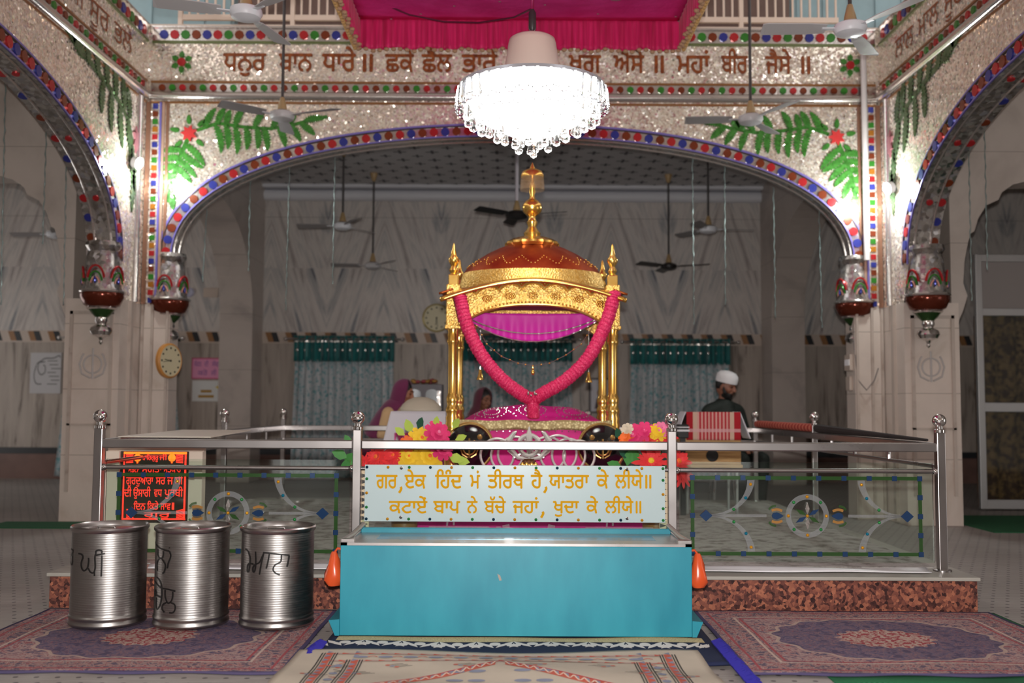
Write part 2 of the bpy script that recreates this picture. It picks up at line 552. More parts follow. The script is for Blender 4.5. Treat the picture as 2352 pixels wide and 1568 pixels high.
def arch_pts(c, a, zs, zc, n=36, p=2.25):
    r = []
    for i in range(n+1):
        t = pi*i/n
        cx = cos(t); sx = sin(t)
        r.append((c - a*math.copysign(abs(cx)**(2/p), cx), zs + (zc-zs)*abs(sx)**(2/p)))
    return r
XZ = lambda u, v, w: (u, w, v)
YZ = lambda u, v, w: (w, u, v)
BA = arch_pts(0, XJ, ZS, ZC, 48)
poly = [(-XW, ZM), (-XJ, ZM)] + BA + [(XJ, ZM), (XW, ZM), (XW, ZT), (-XW, ZT)]
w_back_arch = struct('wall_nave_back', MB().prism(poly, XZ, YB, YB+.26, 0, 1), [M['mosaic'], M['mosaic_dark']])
SC, SA = (YP+YF)/2, (YP-YF)/2 - .14
XU = 4.0
SAr = arch_pts(SC, SA, ZS-.12, ZC-.1, 48)
polys = [(YF-.7, ZM), (YF, ZM)] + SAr + [(YP, ZM), (YB+.26, ZM), (YB+.26, ZT), (YF-.7, ZT)]
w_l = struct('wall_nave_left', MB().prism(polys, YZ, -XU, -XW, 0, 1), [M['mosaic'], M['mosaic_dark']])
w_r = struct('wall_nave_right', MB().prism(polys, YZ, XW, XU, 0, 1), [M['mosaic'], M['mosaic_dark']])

# pillars
def pillar(sx, label):
    base = (sx*(XW+XO)/2, YB, 0)
    t = thing('pillar', label, 'pillar', base)
    pl = [(-XO, YP), (-XW-.0, YP), (-XW, YB), (-XJ, YB), (-XJ, YB+.26), (-XO, YB+.26)]
    pl = [(sx*x, y) for x, y in pl]
    mb = MB().prism(pl, lambda u, v, w: (u, v, w), 0, ZM)
    mb.build('shaft', M['marble'], t)
    m2 = MB()
    # raised frame on the camera face and corner mouldings
    f0, f1 = XW+.06, XO-.05
    for a, b in ((f0, f0+.03), (f1-.03, f1)):
        m2.bx(min(sx*a, sx*b), max(sx*a, sx*b), YP-.018, YP, .28, ZM-.12)
    m2.bx(min(sx*f0, sx*f1), max(sx*f0, sx*f1), YP-.018, YP, ZM-.15, ZM-.12)
    m2.bx(min(sx*f0, sx*f1), max(sx*f0, sx*f1), YP-.018, YP, .9, .92)
    m2.build('panel_moulding', M['marble_trim'], t)
    m3 = MB()
    for xx in (XW-.02, XW-.12, XJ+.02):
        m3.bx(min(sx*(xx-.012), sx*(xx+.012)), max(sx*(xx-.012), sx*(xx+.012)), YB-.025, YB, .02, ZM)
    m3.bx(min(sx*(XW-.03), sx*XW), max(sx*(XW-.03), sx*XW), YP+.2, YP+.26, .02, ZM)
    m3.build('corner_moulding', M['marble_trim'], t)
    # faint emblem carved on the face
    cp = atx(230, 838, -XW) if sx < 0 else atx(2130, 840, XW)
    e = MB(); ec = Vector((sx*3.965, YP-.004, at(230, 836, YP).z if sx < 0 else at(2130, 843, YP).z))
    P = lambda a, b: (ec.x + a, ec.y, ec.z + b)
    e.tube([P(.085*cos(q), .085*sin(q)) for q in [2*pi*i/24 for i in range(24)]], .008, 6, closed=True)
    e.tube([P(0, -.14), P(0, .15)], .009, 6)
    for s_ in (-1, 1):
        e.tube([P(s_*.02, -.13), P(s_*.1, -.09), P(s_*.125, 0), P(s_*.1, .08), P(s_*.085, .1)], .009, 6)
    e.build('carved_emblem', mat('carved_grey', C(182,176,174), .5), t)
    return t
p_l = pillar(-1, 'white marble pillar on the left with a wall clock on its inner edge')
p_r = pillar(1, 'white marble pillar on the right with a switch board and cables')

# transverse cusped arches in the aisles
cus = [(163,760),(158,745),(140,700),(131,668),(141,640),(139,590),(131,545),(125,525),(117,520),(108,490),(90,460),(62,447),(55,430),(30,412),(0,404)]
CY = 9.62
half = [(at(px, py, CY).x, at(px, py, CY).z) for px, py in cus]
xc = -6.15; zc = at(-235, 392, CY).z
right = [(x, z) for x, z in half]
cp = right + [(xc-.0+.3, zc-.03), (xc, zc)]
cp = cp + [(2*xc-x, z) for x, z in reversed(cp[:-1])]
cp[0] = (-XO, cp[0][1]); cp[-1] = (2*xc+XO, cp[-1][1])
def aisle_arch(sx, nm):
    pl = [(sx*x, z) for x, z in cp] + [(sx*(2*xc+XO), 4.7), (sx*-XO, 4.7)]
    mb = MB().prism(pl, XZ, CY, CY+.34)
    # far pier of the arch
    xa = 2*xc+XO
    mb.bx(min(sx*xa, sx*(xa-.5)), max(sx*xa, sx*(xa-.5)), CY, CY+.5, 0, 4.7)
    return struct(nm, mb, M['marble_arch'])
aisle_arch(1, 'wall_aisle_left')
aisle_arch(-1, 'wall_aisle_right')
struct('ceiling_aisle_left', MB().bx(-9, -XU, 1, 15, 4.7, 4.8), M['plaster'])
struct('ceiling_aisle_right', MB().bx(XU, 9, 1, 15, 4.7, 4.8), M['plaster'])

# back hall
ZB = at(1178, 431, YD).z
struct('wall_back', MB().bx(-9, 9, YD, YD+.2, 0, 4.9), M['vmarble'])
struct('ceiling_back', MB().bx(-XO, XO, YB+.26, YD, ZB, ZB+.1), M['ceil'])
zc0 = at(1178, 462, YD-.15).z
mb = MB()
mb.tube([(-XW, YD-.03, zc0+.1), (XW, YD-.03, zc0+.1)], .085, 12)
mb.bx(-XW, XW, YD-.2, YD, ZB-.045, ZB)
struct('trim_1', mb, M['plaster_w'])
pa = arch_pts(12.45, 1.85, 2.35, 3.75, 30, 2.0)
pb = [(YB+.26, 0), (10.6, 0), (10.6, 2.35)] + pa + [(14.3, 0), (YD, 0), (YD, 4.7), (YB+.26, 4.7)]
struct('wall_hall_left', MB().prism(pb, YZ, -XO+.05, -XW), M['marble_grey'])
struct('wall_hall_right', MB().prism(pb, YZ, XW, XO-.05), M['marble_grey'])
# slanted tile band, skirting
mb = MB(); zt0, zt1 = at(1178, 788, YD).z, at(1178, 766, YD).z
mb.bx(-8.5, 8.5, YD-.008, YD, zt0-.02, zt1+.01, 2)
k = -8.4
while k < 8.4:
    for w0, mi in ((0, 0), (.085, 1)):
        pl = [(k+w0+.05, zt0), (k+w0+.135, zt0), (k+w0+.085, zt1), (k+w0, zt1)]
        mb.prism(pl, XZ, YD-.014, YD-.006, mi)
    k += .295
struct('trim_2', mb, [M['tan'], M['darktile'], M['lighttile']])
struct('baseboard_back', MB().bx(-8.9, 8.9, YD-.03, YD, .37, .46, 0).bx(-8.9, 8.9, YD-.012, YD, 0, .37, 1), [M['darktile'], mat('brown_dado', C(120,92,84), .4, var=.15)])

# upper gallery and nave ceiling
struct('wall_upper_back', MB().bx(-6, 6, 12.6, 12.8, 4.75, ZN), M['brownwall'])
struct('ceiling', MB().bx(-6, 6, -4, 12.8, ZN, ZN+.1), M['plaster'])
struct('floor_gallery', MB().bx(-XW, XW, YB, 12.6, ZT-.005, ZT+.03), M['cream'])
for s_, nm in ((-1, 'wall_upper_left'), (1, 'wall_upper_right')):
    a, b = sorted((s_*3.2, s_*4.6))
    mb = MB().bx(a, b, 11.2, 11.35, ZT, ZN)
    for k in range(5):
        xx = s_*(3.25 + .3*k); mb.bx(xx-.012, xx+.012, 11.185, 11.2, ZT, ZN)
    struct(nm, mb, M['bluepanel'])
gal = thing('balcony_railing', 'cream metal balcony railing above the writing band, behind the canopy', 'railing', (0, 10.5, ZT+.03))
zr0, zr1 = at(1178, 50, 10.5).z, at(1178, 38, 10.5).z
xg0, xg1 = at(415, 45, 10.5).x, at(1925, 45, 10.5).x
MB().bx(xg0, xg1, 10.48, 10.52, zr0, zr1).build('bottom_rail', M['cream'], gal)
MB().bx(xg0, xg1, 10.47, 10.53, zr1+.75, zr1+.8).build('top_rail', M['cream'], gal)
k = 0; x = xg0
while x <= xg1+.001:
    px = 1178 + x*FPX/10.5
    post = k % 13 == 0
    if not (830 < px < 1560):
        if post: MB().bx(x-.022, x+.022, 10.475, 10.525, ZT+.03, zr1+.78).build('post', M['cream'], gal)
        else: MB().bx(x-.01, x+.01, 10.49, 10.51, zr1-.005, zr1+.76).build('baluster', M['cream'], gal)
    x += .0925; k += 1

# the hall behind the camera: darker walls with two bright doorways
mb = MB()
for a, b in ((-9, -3.7), (-2.7, 2.7), (3.7, 9)): mb.bx(a, b, -4.2, -4, 0, 3)
mb.bx(-9, 9, -4.2, -4, 3, ZN)
struct('wall_outer_left', MB().bx(-9.2, -9, -4, 11.2, 0, 4.7).bx(-9.2, -9, 13.4, 15, 0, 4.7).bx(-9.2, -9, 11.2, 13.4, 3, 4.7), M['plaster'])
struct('wall_outer_right', MB().bx(9, 9.2, -4, 2, 0, 4.7).bx(9, 9.2, 5, 15, 0, 4.7).bx(9, 9.2, 2, 5, 3, 4.7), M['plaster'])
struct('wall_front', mb, mat('front_wall', C(196,182,170), .7, fn=lambda t: t.base(t.mix(t.m('GREATER_THAN', t.xyz()[2], 2.2), C(120,110,104), C(206,190,176)))))
# ================================================================ ornament on the mirrored walls
def onback(px, py, off=.006):
    p = at(px, py, YB); return Vector((p.x, YB-off, p.z))
Zpx = lambda py: at(1178, py, YB).z
def strip_dots(o, zc, r, n, cols, X0, X1, name, sq=False):
    mb = MB()
    for i in range(n):
        x = X0 + (X1-X0)*(i+.5)/n
        m = i % len(cols)
        k = 8
        poly = [(x + r*(1+.06*cos(8*a))*cos(a), zc + r*(1+.06*cos(8*a))*sin(a)) for a in [2*pi*j/18 for j in range(18)]]
        mb.prism(poly, XZ, YB-.018, YB-.004, m)
    return mb.build(name, cols, o)
def bands(mb, fnbox):
    # (z low px, z high px, depth, material index) horizontal strips
    for lo, hi, d, m in ((104, 98, .012, 2), (98, 69, .006, 0), (69, 65, .03, 0), (195, 190, .012, 1), (216, 196, .006, 0), (242, 237, .008, 1)):
        fnbox(Zpx(lo), Zpx(hi), d, m)
gold_line = mat('gold_brown_line', C(150,104,66), .3, .5, var=.1)
green_line = mat('olive_line', C(110,120,78), .3, .3, var=.1)
mb = MB(); bands(mb, lambda a, b, d, m: mb.bx(-XW+.035, XW-.035, YB-d, YB, a, b, m))
mb.build('border_strip', [M['silver'], gold_line, green_line], w_back_arch)
mb = MB(); mb.tube([(-XW+.03, YB, Zpx(224)), (XW-.03, YB, Zpx(224))], .045, 12)
mb.build('cornice_moulding', M['silver'], w_back_arch)
strip_dots(w_back_arch, Zpx(84), .045, 66, [BLUE, RED, GRN, BRN], -XW+.1, XW-.1, 'flower_dot_row')
strip_dots(w_back_arch, Zpx(206), .034, 70, [BRN, GRN, RED], -XW+.1, XW-.1, 'small_dot_row')
# side walls: the same strips run on
for sx, o in ((-1, w_l), (1, w_r)):
    mb = MB()
    bands(mb, lambda a, b, d, m: mb.bx(min(sx*XW, sx*(XW-d)), max(sx*XW, sx*(XW-d)), YF-.7, YB-.03, a, b, m))
    mb.build('border_strip', [M['silver'], gold_line, green_line], o)
    mb = MB(); mb.tube([(sx*XW, YF-.7, Zpx(224)), (sx*XW, YB-.03, Zpx(224))], .045, 12)
    mb.build('cornice_moulding', M['silver'], o)
    for zc, r, nn, cols, nm in ((Zpx(84), .05, 34, [BLUE, RED, GRN, BRN], 'flower_dot_row'), (Zpx(206), .034, 36, [BRN, GRN, RED], 'small_dot_row')):
        mb = MB()
        for i in range(nn):
            y = 6.2 + 3.7*(i+.5)/nn
            poly = [(y + r*cos(a), zc + r*sin(a)) for a in [2*pi*j/12 for j in range(12)]]
            mb.prism(poly, YZ, sx*(XW-.016), sx*(XW-.003), i % len(cols))
        mb.build(nm, cols, o)
    # writing on the side walls
    mb = MB()
    words = ['ਭਲੇ', 'ਸੂਰ', 'ਗਾਜੇ', '॥', 'ਲਸੇ', 'ਤੀਰ'] if sx < 0 else ['ਲਾਲ', 'ਮਾਲ', 'ਸੂਰਾ', '॥', 'ਗੁਰ', 'ਧਾਰੇ']
    wy = [9.55, 9.0, 8.45, 7.8, 7.5, 6.9]
    for w, y in zip(words, wy):
        wd = .12 if w == '॥' else .44
        if sx < 0: write(mb, w, y-wd, y, Zpx(128), Zpx(168), lambda u, v: (-(XW-.006), u, v))
        else: write(mb, w, 0, wd, Zpx(128), Zpx(168), lambda u, v, y=y: (XW-.006, y-u, v))
    mb.build('lettering', M['ink'], o)

# writing over the arch
mb = MB()
hd, ft = Zpx(127), Zpx(166)
for w, a, b in (('ਧਨੁਰ',512,612),('ਬਾਨ',640,718),('ਧਾਰੇ',739,818),('॥',833,857),('ਛਕੇ',884,951),('ਛੈਲ',968,1039),('ਭਾਰੇ',1060,1143),('ਖਗ',1305,1381),('ਐਸੇ',1408,1480),('॥',1503,1525),('ਮਹਾਂ',1553,1631),('ਬੀਰ',1656,1718),('ਜੈਸੇ',1757,1818),('॥',1840,1861)):
    dz = (at(a, 145, YB).z - at(a, 145 + (a-1178)*.0052, YB).z)
    write(mb, w, at(a, 148, YB).x, at(b, 148, YB).x, hd, ft, lambda u, v: (u, YB-.007, v), 0, .022)
mb.build('lettering', M['ink'], w_back_arch)
# rosettes at both ends of the writing
for px in (418, 1952):
    c = onback(px, 147 + (px-1178)*.005, .008)
    g = MB()
    for k in range(6):
        a = 2*pi*k/6 + .5
        g.prism([(c.x+q*cos(a)*1 - w*sin(a), c.z+q*sin(a)+w*cos(a)) for q, w in ((.04,0),(.06,.03),(.075,.022),(.085,.03),(.118,0),(.085,-.03),(.075,-.022),(.06,-.03))], XZ, YB-.014, YB-.003, 0)
    g.prism([(c.x+.042*cos(a), c.z+.042*sin(a)) for a in [2*pi*j/14 for j in range(14)]], XZ, YB-.022, YB-.003, 1)
    g.build('rosette', [M['leaf'], RED], w_back_arch)

# dotted ribbons along the arches
def arch_band(o, pts, fn, name, r=.043, w=.115, cols=None):
    """pts: arch curve; outward ribbon with glass roundels"""
    P = [Vector(p) for p in pts]
    N = []
    for i in range(len(P)):
        t = P[min(i+1, len(P)-1)] - P[max(i-1, 0)]
        t.normalize(); N.append(Vector((-t.y, t.x)))
    mb = MB()
    def rib(a, b, d, m):
        vs = []; fs = []
        for p, n in zip(P, N):
            for q in (a, b):
                x = p + n*q
                vs += [fn(x.x, x.y, d), fn(x.x, x.y, 0)]
        for i in range(len(P)-1):
            k = 4*i; j = k+4
            fs += [(k, k+2, j+2, j), (k, j, j+1, k+1), (k+2, k+3, j+3, j+2)]
        mb.add(vs, fs, m)
    rib(0, w, .008, 0); rib(-.0, .014, .016, 1); rib(w-.014, w, .016, 2); rib(w, w+.022, .01, 3)
    mb.build(name, [M['silver'], M['purple'], M['dark_edge'], M['purple']], o)
    # roundels at equal spacing
    L = [0]
    for i in range(1, len(P)): L.append(L[-1] + (P[i]-P[i-1]).length)
    n = int(L[-1]/.114); d = MB()
    for k in range(n):
        s = (k+.5)/n*L[-1]
        i = max(j for j in range(len(L)-1) if L[j] <= s)
        f = (s-L[i])/(L[i+1]-L[i]); c = P[i].lerp(P[i+1], f) + N[i].lerp(N[i+1], f)*w*.5
        d.prism([(c.x+r*cos(a), c.y+r*sin(a)) for a in [2*pi*j/14 for j in range(14)]], lambda u, v, q: fn(u, v, q), .004, .022, k % 3)
    d.build('roundel_row', [RED, BLUE, BRN], o)
ex = [(-XJ, ZM+.45)] + BA + [(XJ, ZM+.45)]
arch_band(w_back_arch, BA, lambda u, v, d: (u, YB-d, v), 'arch_ribbon')
for sx, o in ((-1, w_l), (1, w_r)):
    arch_band(o, SAr, lambda u, v, d, sx=sx: (sx*(XW-d), u, v), 'arch_ribbon', .046, .125)
    # roundels on the outer edge of the soffit
    L = MB()
    for i in range(2, len(SAr)-2):
        y, z = SAr[i]
        t = Vector((SAr[i+1][0]-SAr[i-1][0], SAr[i+1][1]-SAr[i-1][1])).normalized()
        nn = Vector((0, t.y, -t.x))       # into the opening
        R = Matrix((Vector((1,0,0)), Vector((0, t.x, t.y)), nn)).transposed()
        if i % 2 == 0: L.lathe([(.04, 0), (.04, .01)], Vector((sx*(XU-.05), y, z)), 12, (i//2) % 3, R)
        if i % 6 == 0: L.lathe([(.03, 0), (.03, .01)], Vector((sx*(XW+.12), y, z)), 12, 0, R)
    L.build('soffit_roundels', [RED, BLUE, BRN], o)
    q = MB()
    for off in (.05, .2):
        q.tube([Vector((sx*(XW+off), y, z)) for y, z in SAr], .013, 6)
    q.build('soffit_ribs', M['silver'], o)
q = MB()
for off in (.05, .2): q.tube([Vector((x, YB+off, z)) for x, z in BA], .012, 6)
q.build('soffit_ribs', M['silver'], w_back_arch)

# corner strips beside the arch
for sx in (-1, 1):
    mb = MB(); zt = Zpx(240); k = lambda a, b, y, m: mb.bx(min(sx*a, sx*b), max(sx*a, sx*b), YB-y, YB, ZM, zt, m)
    k(XW-.045, XW-.005, .03, 3); k(XW-.155, XW-.135, .02, 1); k(XW-.19, XW-.165, .03, 2); k(XW-.23, XW-.2, .015, 3)
    mb.build('corner_strip', [M['silver'], M['purple'], mat('rose_strip', C(206,170,150), .25, .6), mat('amber_strip', C(150,110,90), .25, .5)], w_back_arch)
    d = MB(); n = 26
    for i in range(n):
        z = ZM + (zt-ZM)*(i+.5)/n; x = sx*(XW-.09)
        d.bx(x-.026, x+.026, YB-.014, YB, z-.026, z+.026, i % 5)
    d.build('tile_column', [BLUE, RED, mat('amber_glass', C(176,112,40), .2, .3), GRN, BRN], w_back_arch)
    o = w_l if sx < 0 else w_r
    mb = MB(); mb.tube([(sx*(XW-.005), YB-.22, ZM), (sx*(XW-.005), YB-.22, zt)], .04, 10)
    mb.build('corner_column', M['silver'], o)

# leaf sprays and star flowers
def leaflet(mb, p, d, L, curve, w, fn, m=0):
    """toothed curved leaf from p along angle d"""
    n = 9; cen = []; a = d; q = Vector(p)
    for i in range(n+1):
        cen.append((q.copy(), a)); q = q + Vector((cos(a), sin(a)))*L/n; a += curve/n
    le = []; ri = []
    for i, (q, a) in enumerate(cen):
        f = i/n
        ww = w*(sin(pi*min(1, f*.85+.15))**.7)
        nn = Vector((-sin(a), cos(a)))
        le.append(q + nn*ww); ri.append(q - nn*ww)
        if i < n:
            mid = (cen[i][0] + cen[i+1][0])/2
            le.append(mid + nn*ww*.55); ri.append(mid - nn*ww*.55)
    poly = [tuple(v) for v in le] + [tuple(v) for v in reversed(ri)]
    mb.prism(poly, fn, .003, .012, m)
def spray(o, mirror, side=None):
    def P(px, py):
        if mirror: px = 2356 - px; py = py + 9
        p = at(px, py, YB); return Vector((p.x, p.z))
    fn = lambda u, v, w: (u, YB-w, v)
    k = -1 if mirror else 1
    fl = lambda a: pi - a if mirror else a
    u = 1/pxm(YB)
    mb = MB()
    # branch to the right of the star
    br = [(452,300),(500,283),(560,292),(620,296),(680,285),(720,274),(752,268)]
    for i in range(len(br)-1):
        stroke(mb, [P(*br[i]), P(*br[i+1])], .035, lambda a, b: fn(a, b, .006))
    for (px, py, ang, L, cv) in ((470,296,75,56,-.5),(500,285,80,44,-.6),(540,288,75,48,-.5),(585,292,70,44,-.4),(625,293,60,44,-.4),(660,286,55,30,-.3),
                                 (495,288,-60,70,-.7),(540,292,-70,66,-.6),(590,294,-72,52,-.6),(640,294,-55,50,-.6),(690,282,-35,46,-.2),(700,278,20,50,-.5),(520,284,85,34,-.5),(605,293,-64,58,-.6),(565,292,-72,56,-.6),(518,289,-66,58,-.7),(648,292,64,36,-.4),(665,287,-45,48,-.4)):
        leaflet(mb, P(px, py), fl(radians(ang)), L*u, k*cv, .046, fn)
    # branch running down from the star
    br = [(432,318),(418,350),(404,385),(394,430),(386,465)]
    for i in range(len(br)-1):
        stroke(mb, [P(*br[i]), P(*br[i+1])], .045, lambda a, b: fn(a, b, .006))
    for (px, py, ang, L, cv) in ((426,332,-35,70,-.5),(416,350,-42,66,.3),(405,385,-35,52,-.4),(418,345,172,48,.5),(404,380,190,38,.4),(396,425,195,26,.3),(392,440,-75,44,-.2),(410,366,-40,62,-.2),(412,362,180,44,.4),(400,405,-55,50,-.4),(399,402,190,32,.3)):
        leaflet(mb, P(px, py), fl(radians(ang)), L*u, k*cv, .046, fn)
    for (px, py, ang) in ((435,285,95),(455,290,40),(412,300,170),(452,322,-40),(418,325,220)):
        leaflet(mb, P(px, py), fl(radians(ang)), 22*u, 0, .03, fn)
    mb.build('leaf_spray', M['leaf'], o)
    c = P(435, 307); st = MB()
    st.prism([(c.x + (.088 if j % 2 == 0 else .05)*cos(2*pi*j/14+.4), c.y + (.088 if j % 2 == 0 else .05)*sin(2*pi*j/14+.4)) for j in range(14)], fn, .003, .024)
    st.build('star_flower', mat('red_star_glass', C(206,62,62), .25, .2, var=.12), o)
spray(w_back_arch, False); spray(w_back_arch, True)
dleaf = mat('dark_leaf_glass', C(58,84,48), .25, .4, fn=f_mosaic(1, .3, 30, .5, (74,100,62)))
for sx, o in ((-1, w_l), (1, w_r)):
    fn = lambda u, v, w, sx=sx: (sx*(XW-w), u, v)
    mb = MB()
    def P(y, z): return Vector((y, z))
    z0 = Zpx(250)
    for (y, z, ang, L, cv) in ((9.55,z0-.25,100,.3,.3),(9.4,z0-.2,95,.34,.3),(9.2,z0-.15,95,.36,.3),(9.0,z0-.1,100,.34,.3),(8.8,z0-.08,105,.3,.3),(8.6,z0-.05,110,.26,.3),
                               (9.5,z0-.25,-80,.4,.3),(9.3,z0-.2,-85,.4,.3),(9.1,z0-.15,-95,.36,.3),(8.9,z0-.1,-100,.3,.3),(9.62,z0-.5,-85,.45,.2),(9.7,z0-.7,-100,.45,.2),(8.5,z0,170,.3,-.4),(8.3,z0+.05,150,.25,.3)):
        leaflet(mb, P(y, z), radians(ang), L, cv, .07, fn)
    stroke(mb, [P(9.7, z0-.9), P(9.62, z0-.45), P(9.4, z0-.22), P(9.0, z0-.1), P(8.5, z0), P(8.2, z0+.08)], .06, lambda a, b: fn(a, b, .006))
    mb.build('leaf_spray', dleaf, o)
    c = P(9.72, z0-.42); st = MB()
    st.prism([(c.x + (.09 if j % 2 == 0 else .05)*cos(2*pi*j/14), c.y + (.14 if j % 2 == 0 else .08)*sin(2*pi*j/14)) for j in range(14)], fn, .003, .02)
    st.build('star_flower', mat('rose_star_glass', C(170,110,116), .25, .3), o)

# pendant brackets under the arch springings
def pendant(c, rotz, label, s=1.0):
    t = thing('arch_pendant', label, 'pendant', (c[0], c[1], c[2]), 'mirror pendants at the arch springings', rotz)
    WL[t] = Vector((0,0,0))
    mb = MB(); g = 10
    mb.lathe([(.155,.62),(.165,.58),(.135,.53),(.15,.48),(.16,.36),(.175,.2),(.185,.16)], (0,0,0), g)
    mb.build('drum', M['mosaic_dark'], t)
    mb = MB(); mb.lathe([(.188,.16),(.2,.14),(.198,.1),(.165,.03),(.11,.0)], (0,0,0), g)
    mb.build('bowl', mat('brown_mirror', C(104,44,28), .15, .5), t)
    mb = MB(); mb.lathe([(.203,.165),(.21,.152),(.203,.14)], (0,0,0), 20); mb.lathe([(.13,.012),(.135,0),(.12,-.012)], (0,0,0), 20)
    mb.build('rim', M['silver'], t)
    mb = MB(); mb.lathe([(.12,-.01),(.09,-.05),(.055,-.085)], (0,0,0), g); mb.build('green_neck', mat('green_mirror', C(54,84,44), .15, .5), t)
    mb = MB(); mb.lathe([(.055,-.085),(.06,-.12),(.045,-.145),(.06,-.155),(.095,-.18),(.105,-.215),(.085,-.25),(.03,-.27),(.012,-.3),(.02,-.32),(.0,-.34)], (0,0,0), 20)
    mb.build('finial', M['chrome'], t)
    # painted lotus medallions on the faces
    mb = MB()
    for k in range(5):
        a = -pi/2 + (k-2)*pi/2.5
        for q, (rr, zz, mi) in enumerate(((.06,.30,0),(.046,.27,1),(.03,.25,2))):
            pts = []
            for j in range(11):
                b = pi*j/10
                th = a + rr*cos(b)/.17*1.25; zf = zz + rr*1.9*sin(b)**1.2 - .03
                rad = .176 - .0*zf
                pts.append((rad*cos(th), rad*sin(th), zf))
            mb.tube(pts, .011-.002*q, 5, mi)
        mb.sph((.178*cos(a), .178*sin(a), .25), (.014,.014,.035), 8, 6, 3)
    mb.build('lotus_medallion', [RED, GRN, mat('peach', C(226,160,140), .3), BLUE], t)
    return t
zp = at(385, 700, YB).z
pendant((-3.83, YP-.16, at(235, 708, YP-.16).z), 0, 'large mirror pendant on the left side arch in front of the left pillar')
pendant((3.88, YP-.16, at(2130, 716, YP-.16).z), 0, 'large mirror pendant on the right side arch in front of the right pillar')
pendant((-XJ-.05, YB+.12, zp-.09), 0, 'narrow mirror pendant inside the left end of the back arch')
pendant((XJ+.05, YB+.12, at(1980, 727, YB).z), 0, 'narrow mirror pendant inside the right end of the back arch')

# corner flood lamps
led = mat('lamp_glow', (1,1,1,1), emit=(.93,1,.97,1), estr=260)
def spot(p, d, label, e):
    t = thing('flood_lamp', label, 'lamp', p)
    dv = Vector(d).normalized(); R = dv.to_track_quat('Z', 'Y').to_matrix()
    MB().lathe([(.03,-.07),(.055,-.05),(.06,.01),(.055,.012)], p, 16, 0, R).build('housing', M['white'], t)
    MB().sph(Vector(p)+dv*.005, (.05,.05,.03), 16, 8, 0, R).build('bulb', led, t)
    lamp('flood_lamp_light', 'POINT', Vector(p)+dv*.12, e, (.95,1,.97), .05)
spot((-XW+.1, 9.55, at(290, 372, 9.5).z), (1, -.25, -.35), 'glowing white flood lamp on the left side wall by the corner', 30)
spot((XW-.1, 9.55, at(2080, 430, 9.5).z), (-1, -.25, -.35), 'glowing white flood lamp on the right side wall by the corner', 42)

# ================================================================ dais and railing
ZD = .19; DF = 5.5; DBK = 10.25; DX0, DX1 = -2.5, 2.53
dais = thing('dais', 'low red granite dais under the steel railing', 'platform', (0, 8, 0))
MB().bx(DX0, DX1, DF, DBK-.3, 0, ZD-.02).build('granite_base', M['granite'], dais, bevel=.004)
MB().bx(DX0-.01, DX1+.01, DF-.02, DBK-.29, ZD-.02, ZD).build('top_slab', mat('grey_slab', C(176,172,164), .4, fn=f_marble((172,168,160), (140,134,126), 1.5)), dais, bevel=.005)

RY = 5.7
RX = [at(226, 1100, RY).x, at(820, 1100, RY).x, at(1543, 1100, RY).x, at(2160, 1100, RY).x]
zr_t = .905; zr_b = .855
rail = thing('railing', 'stainless steel railing with ball topped posts around the dais', 'railing', (0, RY, ZD))
BX0, BX1 = -2.25, 2.4; BY = 9.9
def post(x, y, r=.024):
    mb = MB().bx(x-r, x+r, y-r, y+r, ZD, .965)
    p = mb.build('post', M['steel'], rail, bevel=.004)
    MB().lathe([(r*1.25, .965), (r*1.25, .98), (r*.8, .985), (r*.8, 1.0)], (x, y, 0), 16).sph((x, y, 1.032), .038, 20, 14).build('ball_finial', M['chrome'], p)
    MB().lathe([(.05, ZD), (.05, ZD+.008), (.03, ZD+.012)], (x, y, 0), 16).build('base_plate', M['steel'], p)
for x in RX: post(x, RY)
side = lambda f, sx: (RX[0] + (BX0-RX[0])*f if sx < 0 else RX[3] + (BX1-RX[3])*f, RY + (BY-RY)*f)
for sx in (-1, 1):
    x, y = side(.55, sx); post(x, y, .02)
    x, y = side(1, sx); post(x, y, .02)
def bar(a, b, hw, z0, z1, name, tube=False):
    a = Vector(a); b = Vector(b); d = (b-a).normalized(); n = Vector((-d.y, d.x, 0))*hw
    mb = MB()
    if tube: mb.tube([(a.x, a.y, z0), (b.x, b.y, z0)], hw, 10)
    else:
        vs = []
        for p in (a, b):
            for s_ in (-1, 1):
                for z in (z0, z1): vs.append((p.x+n.x*s_, p.y+n.y*s_, z))
        mb.add(vs, [(0,1,3,2),(4,6,7,5),(0,4,5,1),(2,3,7,6),(0,2,6,4),(1,5,7,3)])
    return mb.build(name, M['steel'], rail, bevel=0 if tube else .006)
for i in range(3): bar((RX[i]+.024, RY, 0), (RX[i+1]-.024, RY, 0), .024, zr_b, zr_t, 'top_rail')
for sx in (-1, 1):
    bar((*side(0.01, sx), 0), (*side(1, sx), 0), .022, zr_b, zr_t, 'top_rail')
    bar((*side(0.01, sx), 0), (*side(1, sx), 0), .012, .77, 0, 'mid_rail', True)
bar((BX0, BY, 0), (-.75, BY, 0), .022, zr_b, zr_t, 'top_rail'); bar((BX0, BY, 0), (-.75, BY, 0), .012, .77, 0, 'mid_rail', True)
bar((.75, BY, 0), (BX1, BY, 0), .022, zr_b, zr_t, 'top_rail'); bar((.75, BY, 0), (BX1, BY, 0), .012, .77, 0, 'mid_rail', True)
for x in (-.75, .75): post(x, BY, .02)
ZMID = at(1178, 1077, RY).z
for i in (0, 2): bar((RX[i]+.024, RY, 0), (RX[i+1]-.024, RY, 0), .013, ZMID, 0, 'mid_rail', True)
for i in (0, 2):
    for x in (RX[i]+.03, RX[i+1]-.03):
        MB().sph((x, RY-.005, ZMID), .02, 12, 8).build('rail_cap', M['chrome'], rail)
bar((RX[1], RY, 0), (RX[2], RY, 0), .012, ZMID+.0, 0, 'mid_rail', True)
